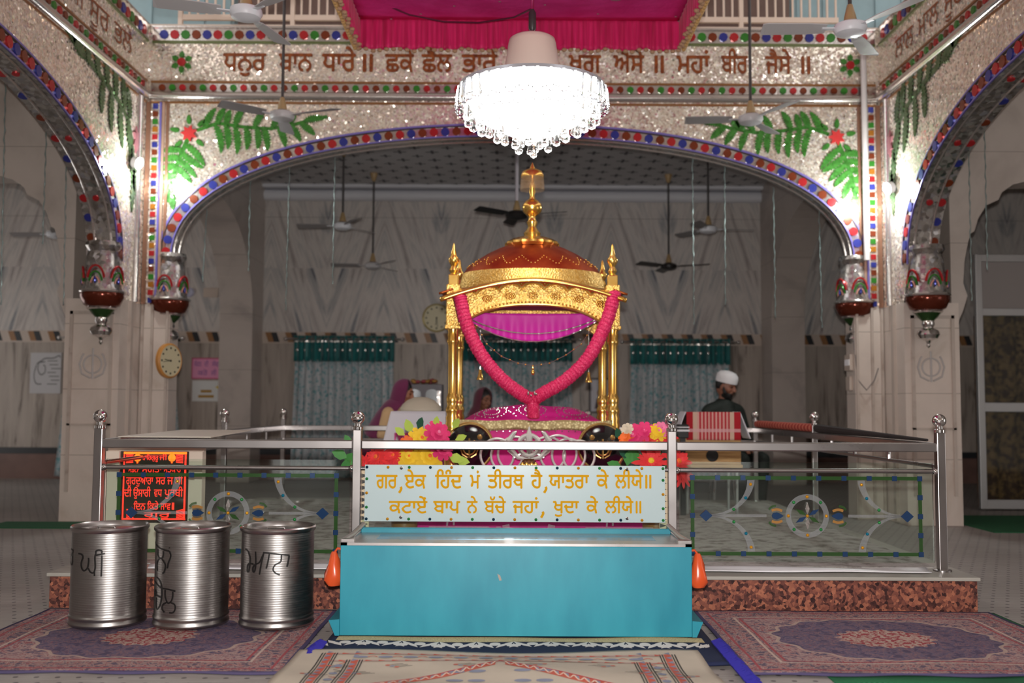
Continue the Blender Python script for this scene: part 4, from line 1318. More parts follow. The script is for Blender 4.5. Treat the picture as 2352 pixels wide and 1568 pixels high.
# sloping tray
i0x, i1x, i0y, i1y = bxl+.14, bxr-.14, bf+.2, bb-.1
vs = [(bxl+.03,bf+.015,bz1+lip*.5),(bxr-.03,bf+.015,bz1+lip*.5),(bxr-.03,bb-.03,bz1+lip*.5),(bxl+.03,bb-.03,bz1+lip*.5),(i0x,i0y,bz1+.004),(i1x,i0y,bz1+.004),(i1x,i1y,bz1+.004),(i0x,i1y,bz1+.004)]
mb.add(vs, [(0,1,5,4),(1,2,6,5),(2,3,7,6),(3,0,4,7)])
mb.build('steel_tray', M['steel'], box)
MB().bx(i0x, i1x, i0y, i1y, bz1+.001, bz1+.005).build('slot', mat('blue_slot', C(84,130,158), .2, .5), box)
MB().bx(bxl+.03, bxr-.03, bb-.03, bb-.0, bz1, bz1+.03).build('back_lip', teal, box, bevel=.003)
for s_, xx in ((-1, bxl), (1, bxr)):
    mb = MB()
    mb.tube([(xx+s_*.0, bf+.05, bz1+.016), (xx-s_*.02, bf+.2, bz1+.022), (xx-s_*.045, bb-.05, bz1+.05)], .012, 8)
    mb.bx(min(xx, xx-s_*.06), max(xx, xx-s_*.06), bf+.02, bf+.07, bz1+.01, bz1+.026)
    mb.build('hinge_arm', M['steel'], box)
    mb = MB()
    mb.prism([(xx, bzb), (xx+s_*.02, bzb), (xx+s_*.05, bzb+.07), (xx, bzb+.075)], XZ, bf-.004, bb-.02)
    mb.build('foot_flange', teal, box)
mb = MB(); c = at(1147, 1325, bf)
mb.prism([(c.x-.01, c.z+.016), (c.x+.004, c.z+.008), (c.x+.011, c.z-.015), (c.x, c.z-.016)], XZ, bf-.0015, bf)
mb.build('paint_chip', mat('bare_metal', C(150,140,130), .5), box)
org = mat('orange_plastic', C(214,84,42), .25, var=.12)
for s_, xx, lb in ((-1, bxl, 'orange plastic bag tied to the left end of the turquoise box'), (1, bxr, 'orange plastic bag tied to the right end of the turquoise box')):
    xx += s_*.018
    t = thing('plastic_bag', lb, 'bag', (xx+s_*.03, bf+.2, .3))
    c = at(1185, 1300, bf+.2).z
    mb = MB()
    mb.lathe([(.012, .075), (.018, .06), (.03, .02), (.042, -.03), (.044, -.06), (.03, -.085), (.008, -.09)], (xx+s_*.035, bf+.14, c), 14, 0, None, True, lambda a, z: 1+.12*sin(3*a+z*60))
    mb.build('pouch', org, t)
    MB().tube([(xx+s_*.035, bf+.14, c+.07), (xx+s_*.02, bf+.14, c+.09), (xx-s_*.017, bf+.14, c+.085)], .006, 6).build('knot', org, t)

# ================================================================ steel drums
def f_drum(t):
    X = t.xyz()
    t.base(C(156,152,150))
    w = t.m('SINE', t.m('MULTIPLY', X[2], 560.0))
    t.bump(t.m('MULTIPLY', w, t.noise(t.vec(0, 0, X[2]), 6, 2)), .22, .001)
    t.set('Roughness', t.step(t.noise(t.vec(X[0], X[1], t.m('MULTIPLY', X[2], 9.0)), 14, 3), -.9, 3.0))
drum_m = mat('brushed_steel', C(178,172,170), .24, 1.0, fn=f_drum)
inkk = mat('black_marker', C(24,22,22), .4)
DR = .18; DH = .475
def drum(px, dy, label, lines, zc):
    d = 5.07
    x = at(px, 1330, d).x
    t = thing('steel_drum', label, 'drum', (x, d, .02), 'steel ration drums on the left rug')
    c = (x, d, .02)
    MB().lathe([(DR*.985, 0), (DR*1.02, .006), (DR*1.025, .014), (DR, .022), (DR*1.0, .034), (DR*1.015, .04), (DR*1.015, .046), (DR*.99, .052), (DR*.985, .06), (DR*.985, DH-.02)], c, 64).build('body', drum_m, t, angle=50)
    MB().lathe([(DR*.985, DH-.022), (DR*1.03, DH-.012), (DR*1.035, DH), (DR*1.0, DH+.006), (DR*.97, DH-.002), (DR*.95, DH-.018), (DR*.5, DH-.012), (0, DH-.01)], c, 64).build('lid', M['steel'], t, angle=50)
    MB().tube([(x-.045, d-.05, .02+DH-.012), (x-.04, d-.05, .02+DH+.0), (x+.04, d-.05, .02+DH), (x+.045, d-.05, .02+DH-.012)], .005, 8).build('lid_handle', M['steel'], t)
    zoom = 3.986; k = 1/zoom/pxm(d-DR*.8)
    def fn(u, v):
        a = max(-1.45, min(1.45, math.asin(max(-.999, min(.999, (u-zc)*k/DR)))))
        rr = DR*.985+.0012
        py = 1230 + v/zoom
        return (x + rr*sin(a), d - rr*cos(a), at(px, py, d-DR).z)
    for strokes in lines:
        mb = MB()
        for s_ in strokes: stroke(mb, s_, 15, fn)
        mb.build('handwriting', inkk, t)
    return t
drum(250, 0, 'leftmost steel drum, marked with the handwritten word for ghee', [[
    [(98,148),(150,150),(154,168),(132,198)], [(132,198),(154,225),(150,275),(122,290),(110,265)], [(92,190),(94,290)]], [
    [(232,172),(268,176),(285,200),(270,255),(276,300),(302,325),(335,300),(346,240),(344,205)], [(345,300),(368,335),(398,338),(410,290),(405,200),(412,165)], [(404,330),(406,370)],
    [(412,165),(414,142),(440,132),(464,142),(462,162)], [(408,182),(450,172),(492,165)], [(465,180),(466,280),(465,375)]]], 405)
drum(441, 0, 'middle steel drum with two lines of black handwriting', [[
    [(846,84),(880,108),(950,132),(1040,146)], [(905,140),(905,190),(925,216),(958,218),(974,190),(974,150)], [(930,222),(897,270),(905,342)], [(960,225),(1002,275),(990,340),(970,355)], [(1040,146),(1056,190),(1032,260),(1025,305)], [(1038,112),(1042,120)]], [
    [(864,442),(900,462),(960,490),(1040,496),(1112,510)], [(895,400),(935,420),(958,458),(966,490)], [(872,552),(884,525),(896,545),(890,575),(868,555)], [(870,562),(956,576)], [(966,490),(970,560),(955,640),(925,690),(902,680),(900,590)],
    [(1006,505),(1010,570),(1040,622),(1074,602),(1086,560),(1086,515)], [(1030,615),(986,642),(976,680),(1006,710)], [(1066,615),(1106,632),(1113,670),(1095,705),(1055,709)]]], 1155)
drum(637, 0, 'right steel drum beside the turquoise box, with black handwriting', [[
    [(1690,140),(1722,152),(1748,210),(1748,270),(1736,338),(1720,338),(1722,290),(1742,266),(1788,268)], [(1806,150),(1811,260),(1800,332),(1784,332),(1786,292),(1812,266),(1850,244),(1886,165)], [(1888,160),(1866,260),(1850,360)], [(1880,156),(1990,166),(2112,186)], [(1940,166),(1928,240),(1914,302)], [(2046,176),(2040,240),(1994,268),(1976,310),(2000,345),(2036,360)], [(2110,186),(2104,240),(2094,290)]]], 1940)
# folded pink cloth by the left post
mb = MB(); c = at(200, 1185, 6.4)
mb.lathe([(.05, 0), (.045, .03), (.02, .07), (0, .09)], (c.x, 6.4, ZD*0+.0), 10)
tag(mb.build('pink_cloth', mat('pink_cloth', C(226,70,150), .8), origin=(c.x, 6.4, 0)), 'small heap of pink cloth on the floor behind the left drum', 'cloth')

ZD = .196                          # top of the dais carpet

# ================================================================ golden palanquin
def f_gold(t):
    n = t.noise(scale=55, detail=4); v = t.vor(scale=80)
    t.base(t.ramp(n, [(.3, C(226,170,74)), (.7, C(250,214,134))]))
    t.bump(v, .5, .007)
gold_r = mat('embossed_gold', C(236,180,74), .42, .8, fn=f_gold)
gold_s = mat('polished_gold', C(238,178,70), .2, .9, fn=lambda t: t.base(t.ramp(t.noise(scale=8), [(.3, C(240,178,76)), (.7, C(252,212,126))])))
PF, PBk = 7.3, 8.12
plx, prx = at(1040, 850, PF).x, at(1407, 850, PF).x
pcx = (plx+prx)/2; pcy = (PF+PBk)/2; hw = (prx-plx)/2; hd_ = (PBk-PF)/2
zf = lambda py: at(1223, py, PF).z
pal = thing('palanquin', 'golden domed palanquin with four turned columns on the dais', 'palanquin', (pcx, pcy, ZD))
def column(x, y, fin=True):
    P = [(985,.05),(975,.052),(968,.046),(960,.05),(952,.042),(945,.05),(938,.048),(932,.038),(924,.044),(914,.046),(908,.038),(902,.034),(795,.034),(788,.042),(783,.045),(778,.038),(770,.042),(764,.036),(757,.044),(750,.04)]
    mb = MB().lathe([(r, zf(py)) for py, r in P], (x, y, 0), 20)
    mb.lathe([(.06, ZD), (.06, zf(985)), (.05, zf(984))], (x, y, 0), 16)
    o = mb.build('column', gold_s, pal, angle=60)
    q = MB().bx(x-.05, x+.05, y-.05, y+.05, zf(752), zf(655)); q.bx(x-.058, x+.058, y-.058, y+.058, zf(757), zf(748))
    q.build('carved_block', gold_r, pal, bevel=.006)
    q = MB().bx(x-.036, x+.036, y-.036, y+.036, zf(662), zf(632)); q.build('finial_plinth', gold_s, pal, bevel=.006)
    P = [(632,.036),(628,.024),(622,.034),(616,.026),(612,.02),(606,.03),(600,.04),(594,.038),(588,.022),(582,.02),(574,.012),(566,.011),(558,.0)]
    MB().lathe([(r, zf(py)) for py, r in P], (x, y, 0), 16).build('corner_finial', gold_s, pal)
    MB().lathe([(.037, zf(668)), (.04, zf(664)), (.037, zf(660))], (x, y, 0), 12).build('red_thread', mat('red_thread', C(200,50,40), .7), pal)
for x in (plx, prx):
    for y in (PF, PBk): column(x, y)
# arched fascias with scalloped head
zu = lambda px, py: at(px, py, PF-.05)
def fascia(y, dy):
    L = plx-.0; R = prx+.0; n = 40
    lower = []
    for k in range(n+1):
        f = -1+2*k/n
        x = pcx + f*(hw-.045)
        z = zf(703) - (zf(703)-zf(752))*abs(f)**2.6
        lower.append((x, z))
    upper = []
    for k in range(71):
        f = -1+2*k/70
        x = pcx + f*(hw+.0)
        base = zf(662) - (zf(662)-zf(690))*abs(f)**2
        s = abs(sin(pi*(f*3.5+.5)))
        upper.append((x, base + .042*s**.6))
    mb = MB().prism(lower + upper[::-1], XZ, y-.02, y+.02)
    mb.build('fascia', gold_r, pal)
    mb = MB(); mb.tube([(x, y-dy*.02-dy*.022, z) for x, z in upper], .019, 8)
    mb.tube([(x, y-dy*.022, z+.006) for x, z in lower], .009, 8)
    for k in range(2, n-1):
        x, z = lower[k]; mb.sph((x, y-dy*.024, z+.026), .0085, 8, 6)
    for k in range(7):
        f = -1 + 2*(k+.5)/7; x = pcx+f*hw
        zc = zf(680) - (zf(680)-zf(706))*abs(f)**2
        for q in range(8):
            a = 2*pi*q/8; mb.sph((x+.03*cos(a), y-dy*.022, zc+.02*sin(a)), (.012,.006,.008), 8, 6)
        mb.sph((x, y-dy*.024, zc), (.014,.008,.011), 8, 6)
    mb.build('scalloped_moulding', gold_s, pal)
    # curved eave
    def ev(u, v):
        f = -1+2*u; x = pcx + f*(hw+.085)
        z = zf(645) - (zf(645)-zf(690))*abs(f)**1.8
        return (x, y - dy*(.13*v) , z - .02*v + .014*sin(v*pi))
    q = MB().grid(ev, 40, 4); q.build('eave', gold_s, pal, solid=.024)
fascia(PF-.03, 1); fascia(PBk+.03, -1)
for sx, x in ((-1, plx), (1, prx)):
    lower = []; n = 24
    for k in range(n+1):
        f = -1+2*k/n; lower.append((pcy+f*(hd_-.04), zf(703)-(zf(703)-zf(758))*abs(f)**2.6))
    upper = [(pcy+f*hd_, zf(655)-.03*f*f) for f in (-1,-.5,0,.5,1)]
    MB().prism(lower + upper[::-1], YZ, x-.02, x+.02).build('fascia', gold_r, pal)
    MB().grid(lambda u, v: (x+sx*.1*v, pcy+(2*u-1)*(hd_+.09), zf(655)-.04*(2*u-1)**2-.035*v), 16, 4).build('eave', mat('copper_eave', C(170,84,36), .35, .6), pal, solid=.016)
# dome
copper = mat('copper_red_lacquer', C(168,62,30), .34, .55, fn=lambda t: t.base(t.ramp(t.noise(scale=7, detail=3), [(.3, C(150,46,26)), (.7, C(190,84,40))])))
ry = (hd_+.0)/(hw-.06)
prof = [(.54,700),(.555,678),(.553,655),(.53,632),(.487,615),(.42,600),(.34,585),(.26,573),(.2,566),(.16,562)]
zr = lambda py: at(1223, py, pcy).z
dome = MB(); vs = []; seg = 64
sc_ = .545/.55
for (r, py) in prof:
    for k in range(seg):
        a = 2*pi*k/seg
        rr = r*(1 + .012*abs(sin(a*9)) )
        # dome is a rounded rectangle in plan
        e = 2.1; cx_ = math.copysign(abs(cos(a))**(2/e), cos(a)); sy_ = math.copysign(abs(sin(a))**(2/e), sin(a))
        w = min(1, r/.5)
        xx = (cx_*w + cos(a)*(1-w)); yy = (sy_*w + sin(a)*(1-w))
        vs.append((pcx+.0 + rr*xx, pcy + rr*yy*(hd_+.02)/.55, zr(py)))
fs = []; mi = []
for i in range(len(prof)-1):
    for k in range(seg):
        k2 = (k+1) % seg; fs.append((i*seg+k, i*seg+k2, (i+1)*seg+k2, (i+1)*seg+k))
dome.add(vs, fs[:3*seg], 0, True)
dome.add(vs, fs[3*seg:], 1, True)
for k in range(18):      # gilt points and dotted chevrons on the dome
    a0 = 2*pi*k/18
    for q in range(9):
        f = (q-4)/4; a = a0 + f*.15; pyq = 620 - 18*(1-abs(f))
        i = max(j for j in range(len(prof)-1) if prof[j][1] >= pyq); g = (prof[i][1]-pyq)/(prof[i][1]-prof[i+1][1])
        r = prof[i][0]+(prof[i+1][0]-prof[i][0])*g
        e = 2.1; w = min(1, r/.5)
        xx = math.copysign(abs(cos(a))**(2/e), cos(a))*w + cos(a)*(1-w); yy = math.copysign(abs(sin(a))**(2/e), sin(a))*w+sin(a)*(1-w)
        dome.sph((pcx+r*1.012*xx, pcy+r*1.012*yy*(hd_+.02)/.55, zr(pyq)+.002), .0055, 6, 4, 2)
dome.build('dome', [gold_r, copper, gold_s], pal, angle=60)
mb = MB().lathe([(.19, zr(569)), (.205, zr(563)), (.2, zr(558)), (.15, zr(550)), (.08, zr(544)), (.04, zr(541))], (pcx, pcy, 0), 32, 0, None, True, lambda a, z: 1+.04*cos(16*a))
mb.build('lotus_collar', gold_s, pal)
P = [(543,.06),(536,.068),(530,.05),(522,.032),(514,.04),(510,.042),(505,.03),(498,.028),(493,.05),(486,.072),(478,.078),(470,.074),(462,.05),(457,.024),(448,.018),(440,.024),(434,.02),(428,.024),(420,.016),(408,.014)]
MB().lathe([(r, zr(py)) for py, r in P], (pcx, pcy, 0), 24).build('kalash_finial', gold_s, pal)
umb = mat('gilt_mesh', C(206,170,130), .5, .3, alpha=.28)
mb = MB().lathe([(.0, zr(388)), (.04, zr(389)), (.075, zr(394)), (.09, zr(402)), (.091, zr(408))], (pcx, pcy, 0), 24)
mb.build('finial_umbrella', gold_s, pal, recalc=False)
MB().grid(lambda u, v: (pcx+(.09+.006*v)*cos(2*pi*u), pcy+(.09+.006*v)*sin(2*pi*u), zr(407+30*v)), 28, 3, cu=True).build('umbrella_fringe', umb, pal, recalc=False)
MB().lathe([(.012, zr(408)), (.01, zr(390)), (.02, zr(386)), (.012, zr(380)), (.0, zr(372))], (pcx, pcy, 0), 12).build('spike', gold_s, pal)
# base frame under the bedding
MB().bx(plx-.06, prx+.06, PF-.06, PBk+.06, ZD, ZD+.12).build('base_frame', gold_r, pal, bevel=.01)

mag = mat('magenta_satin', C(226,30,150), .6, fn=lambda t: t.base(t.ramp(t.noise(scale=9, detail=3), [(.3, C(204,12,122)), (.7, C(228,34,146))])))
magd = mat('dark_magenta', C(176,36,110), .6)
# satin canopy inside the palanquin
t = thing('satin_swag', 'magenta satin swag with silver trim hanging inside the golden palanquin', 'drape', (pcx, pcy, zf(760)))
def sw(u, v):
    f = -1+2*u; x = pcx + f*(hw-.09)
    top = zf(712); sag = .16*(1-f*f)
    return (x, PF+.12+.012*sin(u*60)*v+.05*(1-f*f), top + .0 - (.05+sag)*v - .01)
MB().grid(sw, 60, 12).build('swag', mat('violet_satin', C(232,40,184), .5), t, solid=.006)
MB().bx(plx+.06, prx-.06, PF+.05, PBk-.05, zf(690), zf(686)).build('lining', magd, t)
mb = MB()
for v in (.72, 1.0): mb.tube([Vector(sw(k/40, v))+Vector((0,-.012,0)) for k in range(41)], .006 if v < 1 else .004, 6)
mb.build('silver_trim', M['silver'], t)

# bedding: pink rumala over cushions
t = thing('bedding', 'pink embroidered cloths over the raised bed of the palanquin', 'bedding', (pcx, pcy, ZD+.12))
zt_ = zf(968)
def mound(u, v):
    f = -1+2*u; g = v
    x = pcx+.0+f*(hw-.07)
    h = (1-abs(f)**3.2)*(.115+.02*sin(u*17)*.3)
    return (x, PF+.03+(PBk-PF-.08)*g, zt_ + h*sin(min(1, g*2.2+.03)*pi/2) )
MB().grid(mound, 40, 20).build('top_cloth', mag, t, solid=.01)
MB().grid(lambda u, v: (plx+.02+(prx-plx-.04)*u, PF-.07+.008*sin(u*30+v*3)*v+.0, zt_-.005 - (zt_-ZD-.14)*v), 80, 16).build('front_cloth', mag, t, solid=.008)
MB().bx(plx+.03, prx-.03, PF-.05, PBk-.05, ZD+.12, zt_-.004).build('mattress', magd, t, bevel=.02)
gb = mat('gold_brocade', C(190,172,124), .5, .3, fn=lambda q: q.base(q.ramp(q.vor(scale=60), [(.1, C(214,200,150)), (.6, C(150,130,86))])))
MB().grid(lambda u, v: (plx+.01+(prx-plx-.02)*u, PF-.085+.004*sin(u*50)*v, zt_+.01-.07*v+.004*sin(u*20)), 60, 4).build('brocade_border', gb, t, solid=.006)
mb = MB()
random.seed(5)
for cx_, rr in ((-.3, .11), (.3, .12), (0, .1)):
    for k in range(22):
        a = 2*pi*k/22
        for r_ in (rr, rr*.55):
            u = (cx_+r_*cos(a))/(2*(hw-.07))+.5; v = .2+.28*r_*sin(a)/.1*.5
            if 0 < u < 1 and 0 < v < 1:
                p = Vector(mound(u, v)); mb.sph(p+Vector((0,-.004,.008)), .0055, 6, 4)
for k in range(46):
    p = Vector(mound(random.uniform(.08,.92), random.uniform(.02,.3))); mb.sph(p+Vector((0,-.003,.008)), .005, 6, 4)
for k in range(24):
    u = (k+.5)/24; mb.sph((plx+.02+(prx-plx-.04)*u, PF-.092, zt_-.068), .006, 6, 4)
mb.build('sequins', M['chrome'], t)

# garland
pk = mat('pink_tinsel', C(230,54,110), .6, fn=lambda q: q.base(q.ramp(q.noise(scale=90, detail=3, rough=.7), [(.35, C(196,18,78)), (.55, C(226,42,102)), (.75, C(244,136,166))])))
gar = thing('garland', 'thick pink tinsel garland hung in a V across the palanquin', 'garland', (pcx, PF-.1, zf(960)))
def gp(L):
    P = [Vector(at(px, py, PF-.12)) for px, py in L]
    Q = []
    for i in range(len(P)-1):
        a, b, c, d = P[max(0,i-1)], P[i], P[i+1], P[min(len(P)-1,i+2)]
        for k in range(26):
            s = k/26; Q.append(.5*((2*b)+(c-a)*s+(2*a-5*b+4*c-d)*s*s+(3*b-a-3*c+d)*s**3))
    return Q + [P[-1]]
for L, nm in (([(1057,682),(1072,745),(1104,812),(1150,868),(1195,903),(1222,918)], 'garland_strand'), ([(1411,676),(1392,742),(1352,820),(1300,872),(1250,902),(1224,918)], 'garland_strand')):
    Q = gp(L)
    MB().tube(Q, [.049*(1+.06*sin(i*2.1)+.03*sin(i*.7)) for i in range(len(Q))], 14).build(nm, pk, gar)
Q = gp([(1223,908),(1224,930),(1225,950),(1225,962)])
MB().tube(Q, [.046*(1+.03*sin(i*2.1))*(1 if i < len(Q)-14 else max(.15, sqrt(max(0, 1-((i-len(Q)+14)/14)**2)))) for i in range(len(Q))], 14).build('tassel', pk, gar)
c = at(1222, 905, PF-.17); mb = MB()
for k in range(7): mb.sph(c + Vector((.03*cos(k*.9), 0, .012*sin(k*2.1))), .009, 8, 6)
mb.build('silver_bow', M['chrome'], gar)
for px, py in ((1057,682),(1411,676)):
    MB().sph(at(px, py, PF-.12), (.05,.04,.03), 12, 8).build('tied_end', pk, gar)

t = thing('bead_string', 'thin gold bead string hanging under the palanquin arch', 'necklace', (pcx, PF-.02, zf(862)))
B = [at(px, py, PF-.01) for px, py in ((1095,748),(1118,790),(1152,818),(1190,834),(1224,840),(1262,834),(1300,815),(1335,790),(1362,750))]
MB().tube(B, .0025, 5).build('string', M['silver'], t)
mb = MB()
for i in range(len(B)-1):
    for f in (0, .5): mb.sph(B[i].lerp(B[i+1], f), .007, 8, 6)
c = at(1224, 855, PF-.01)
mb.sph(c, (.014,.012,.02), 10, 8); mb.sph(c+Vector((0,0,.024)), .01, 8, 6); mb.tube([c+Vector((0,0,.02)), at(1224,840,PF-.01)], .002, 5)
mb.build('gold_beads', gold_s, t)

# pink covered bench before the bed
by0, by1 = 6.72, 7.14; bzt = .655
bn = thing('bench', 'low bench covered in pink cloth in front of the palanquin bed', 'bench', (pcx, 6.95, ZD))
MB().bx(plx-.25, prx+.25, by0+.02, by1, ZD+.006, bzt-.01).build('frame', M['tan'], bn)
MB().grid(lambda u, v: (plx-.27+(prx-plx+.54)*u, by0 - .004 + .006*sin(u*70)*v, bzt - (bzt-ZD-.02)*v), 100, 8).build('skirt', mag, bn, solid=.006)
MB().bx(plx-.27, prx+.27, by0, by1+.02, bzt-.012, bzt).build('cover', mag, bn)

# shields
blk = mat('black_lacquer', C(16,15,16), .18, coat=.6)
brz = mat('bronze', C(190,150,90), .3, .85)
def shield(px, label):
    Y = 6.98
    c = at(px, 1018, Y); r = 55/pxm(Y)
    t = thing('shield', label, 'shield', (c.x, Y, bzt), 'black ceremonial shields')
    R = Matrix.Rotation(pi/2 - .06, 3, 'X')
    c = Vector((c.x, Y, bzt + r*1.0))
    MB().lathe([(r*.96, -.012), (r*.93, .01), (r*.8, .035), (r*.55, .058), (r*.25, .07), (0, .073)], c, 40, 0, R).build('disc', blk, t)
    MB().tube([c + R @ Vector((r*.97*cos(2*pi*k/48), r*.97*sin(2*pi*k/48), 0)) for k in range(48)], r*.05, 8, closed=True).build('rim', brz, t)
    mb = MB()
    q = lambda x, y, z=.078: c + R @ Vector((x, y, z))
    cy = -r*.1
    mb.tube([q(.042*cos(2*pi*k/20), cy+.042*sin(2*pi*k/20)) for k in range(20)], .006, 6, closed=True)
    for s_ in (-1, 1): mb.tube([q(s_*.012, cy-.06), q(s_*.045, cy-.04), q(s_*.06, cy), q(s_*.045, cy+.045), q(s_*.03, cy+.055)], .006, 6)
    mb.tube([q(0, cy-.065), q(0, cy+.07)], .007, 6)
    mb.build('khanda_badge', brz, t)
    for s_ in (-1, 1): MB().lathe([(.02,0),(.018,.008),(.008,.014),(0,.016)], q(s_*.07, r*.38, .052), 10, 0, R).build('boss', brz, t)
    return t
shield(1079, 'black shield with brass rim left of the shining steel emblem')
shield(1382, 'black shield with brass rim right of the shining steel emblem')
# steel quoits
wm = mat('white_steel', C(236,234,230), .34, .6)
Y = 6.87
spec = [(1142,38),(1164,36),(1184,40),(1258,40),(1282,42),(1306,38),(1330,36)]
names = ['first steel quoit from the left shield, leaning on the pink bench', 'second steel quoit from the left shield', 'third steel quoit from the left shield, half behind the emblem',
         'steel quoit just right of the shining emblem', 'second steel quoit right of the emblem', 'third steel quoit right of the emblem', 'steel quoit touching the right shield']
for i, (px, r) in enumerate(spec):
    c = at(px, 1030, Y); R_ = r/pxm(Y)
    cz = bzt + R_*.995
    mb = MB(); tilt = .12
    mb.tube([(c.x + R_*cos(2*pi*k/40), Y+.008*(i % 4) - sin(tilt)*R_*sin(2*pi*k/40)*-1, cz + R_*sin(2*pi*k/40)*cos(tilt)) for k in range(40)], .0085, 8, closed=True)
    o = mb.build('steel_quoit', wm, origin=(c.x, Y, bzt))
    tag(o, names[i], 'quoit', 'steel quoits before the bed')
# shining khanda emblem on a bronze pot
Y = 6.8
t = thing('emblem_stand', 'bright steel khanda emblem standing on a bronze pot', 'emblem', (at(1215,1040,Y).x, Y, bzt))
c = at(1215, 1052, Y)
MB().lathe([(.03,bzt),(.045,bzt+.005),(.05,bzt+.03),(.055,bzt+.05),(.048,bzt+.075),(.04,bzt+.085),(.05,bzt+.095)], (c.x, Y, 0), 24).build('pot', mat('bronze_pot', C(150,110,80), .25, .8), t)
mb = MB()
for k in range(9):
    a = -pi/2 + (k-4)*.32; mb.sph((c.x+.055*cos(a), Y+.055*sin(a), bzt+.045+.012*(k % 2)), (.014,.008,.014), 8, 6)
mb.build('gilt_ornament', gold_s, t)
ez = bzt+.185; q = lambda x, z: (c.x+x*1.12, Y-.02, ez+z*1.1)
mb = MB()
mb.tube([q(.062*cos(2*pi*k/32), .062*sin(2*pi*k/32)) for k in range(32)], .015, 8, closed=True)
for s_ in (-1, 1):
    mb.tube([q(s_*.01,-.085), q(s_*.065,-.075), q(s_*.112,-.03), q(s_*.12,.03), q(s_*.09,.075), q(s_*.075,.085)], [.008,.016,.021,.021,.013,.005], 8)
    mb.tube([q(s_*.04,-.045), q(s_*.09,-.075)], .008, 6)
mb.tube([q(0,-.1), q(0,-.07), q(0,-.02), q(0,.06), q(0,.115)], [.012,.01,.02,.024,.002], 8)
mb.build('khanda', wm, t)

# ---------------------------------------------------------------- flowers
fm = {k: mat(k+'_petal', C(*c), .6, sheen=.2, var=.18) for k, c in (('red',(232,52,56)), ('pink',(222,44,110)), ('yellow',(240,196,40)), ('orange',(240,110,40)), ('lime',(176,200,80)), ('rose',(236,120,160)), ('cream',(220,204,180)))}
lf = mat('leaf_green', C(70,140,66), .5, var=.25); lfd = mat('leaf_dark', C(30,84,60), .5, var=.2)
def flower(parent, c, r, col, centre, npet=12, layers=3, nd=(0,-1,.25), pointed=True):
    R = Vector(nd).normalized().to_track_quat('Z', 'Y').to_matrix()
    mb = MB()
    for l in range(layers):
        rr = r*(1-.24*l); tilt = .18+.38*l
        for k in range(npet):
            a = 2*pi*(k+.5*(l % 2))/npet
            w = rr*(.30 if pointed else .42)*12/npet*.9
            d = Vector((cos(a), sin(a), 0)); n = Vector((-sin(a), cos(a), 0))
            def pt(f, s): return c + R @ (d*(f*rr*cos(tilt)) + n*(s*w) + Vector((0,0,f*rr*sin(tilt)+.01*l - .25*r*f*f)))
            if pointed: vs = [pt(.12,0), pt(.5,.5), pt(.8,.38), pt(1,0), pt(.8,-.38), pt(.5,-.5)]
            else: vs = [pt(.12,0), pt(.5,.5), pt(.9,.45), pt(1,0.05), pt(.9,-.45), pt(.5,-.5)]
            mb.add(vs, [(0,1,2,3,4,5)], 0)
    mb.sph(c + R @ Vector((0,0,.18*r)), r*.2, 8, 6, 1)
    return mb.build('flower_head', [fm[col], fm[centre]], parent, recalc=False)
def leaf(mb, c, d, L, w):
    d = Vector(d).normalized(); s_ = d.cross(Vector((0,-1,.3))).normalized()
    P = [c, c+d*L*.4+s_*w, c+d*L*.75+s_*w*.7, c+d*L, c+d*L*.75-s_*w*.7, c+d*L*.4-s_*w]
    mb.add(P, [(0,1,2,3),(0,3,4,5)])
def bouquet(label, Y, vase_px, spec, leaves, group=None):
    v = at(vase_px, 1100, Y)
    t = thing('flower_bouquet', label, 'bouquet', (v.x, Y, ZD))
    MB().lathe([(.06, ZD+.006), (.075, ZD+.05), (.085, ZD+.2), (.06, ZD+.34), (.05, ZD+.4), (.065, ZD+.43)], (v.x, Y, 0), 20).build('vase', M['tan'], t)
    mb = MB()
    for (px, py, r, col, ce, npt, po) in spec:
        c = at(px, py, Y-.04); mb.tube([(v.x, Y, ZD+.4), (v.x*.5+c.x*.5, Y, (ZD+.45+c.z)/2+.03), c+Vector((0,.02,0))], .004, 5)
    mb.build('stems', lf, t)
    for i, (px, py, r, col, ce, npt, po) in enumerate(spec):
        dx = (px - vase_px)/150
        flower(t, at(px, py, Y-.05-.012*(i % 3)), r/pxm(Y), col, ce, npt, 3, (dx, -1, .45), po)
    for mm, k in ((lf, 0), (lfd, 1), (fm['lime'], 2)):
        g = MB()
        for (px, py, ang, L, kk) in leaves:
            if kk == k: leaf(g, at(px, py, Y-.03), (cos(radians(ang)), -.25, sin(radians(ang))), L/pxm(Y), L*.3/pxm(Y))
        if g.v: g.build('leaves', mm, t, recalc=False)
    return t
bouquet('left bouquet of red, yellow and pink artificial flowers by the left shield', 6.35, 930, [
    (968,1008,34,'yellow','orange',12,False),(985,1050,36,'yellow','orange',12,False),(940,1050,30,'yellow','orange',10,False),(1005,995,34,'pink','rose',10,False),(1015,1030,30,'pink','rose',10,False),
    (868,1052,38,'red','orange',16,True),(905,1048,34,'red','orange',16,True),(840,1066,30,'red','red',14,True),(938,1018,22,'orange','orange',10,False),(895,1075,30,'pink','red',12,True)],
    [(800,1050,160,40,0),(815,1058,200,34,0),(805,1020,120,26,0),(790,1058,30,34,0),(1040,985,60,30,2),(945,995,110,36,2),(930,1000,140,30,2),(1030,1045,-20,40,2),(1000,980,80,26,2),(1045,1010,20,30,2),(960,985,70,30,1),(975,1070,200,34,1),(960,1065,-30,30,1),(1045,1055,-10,36,2)])
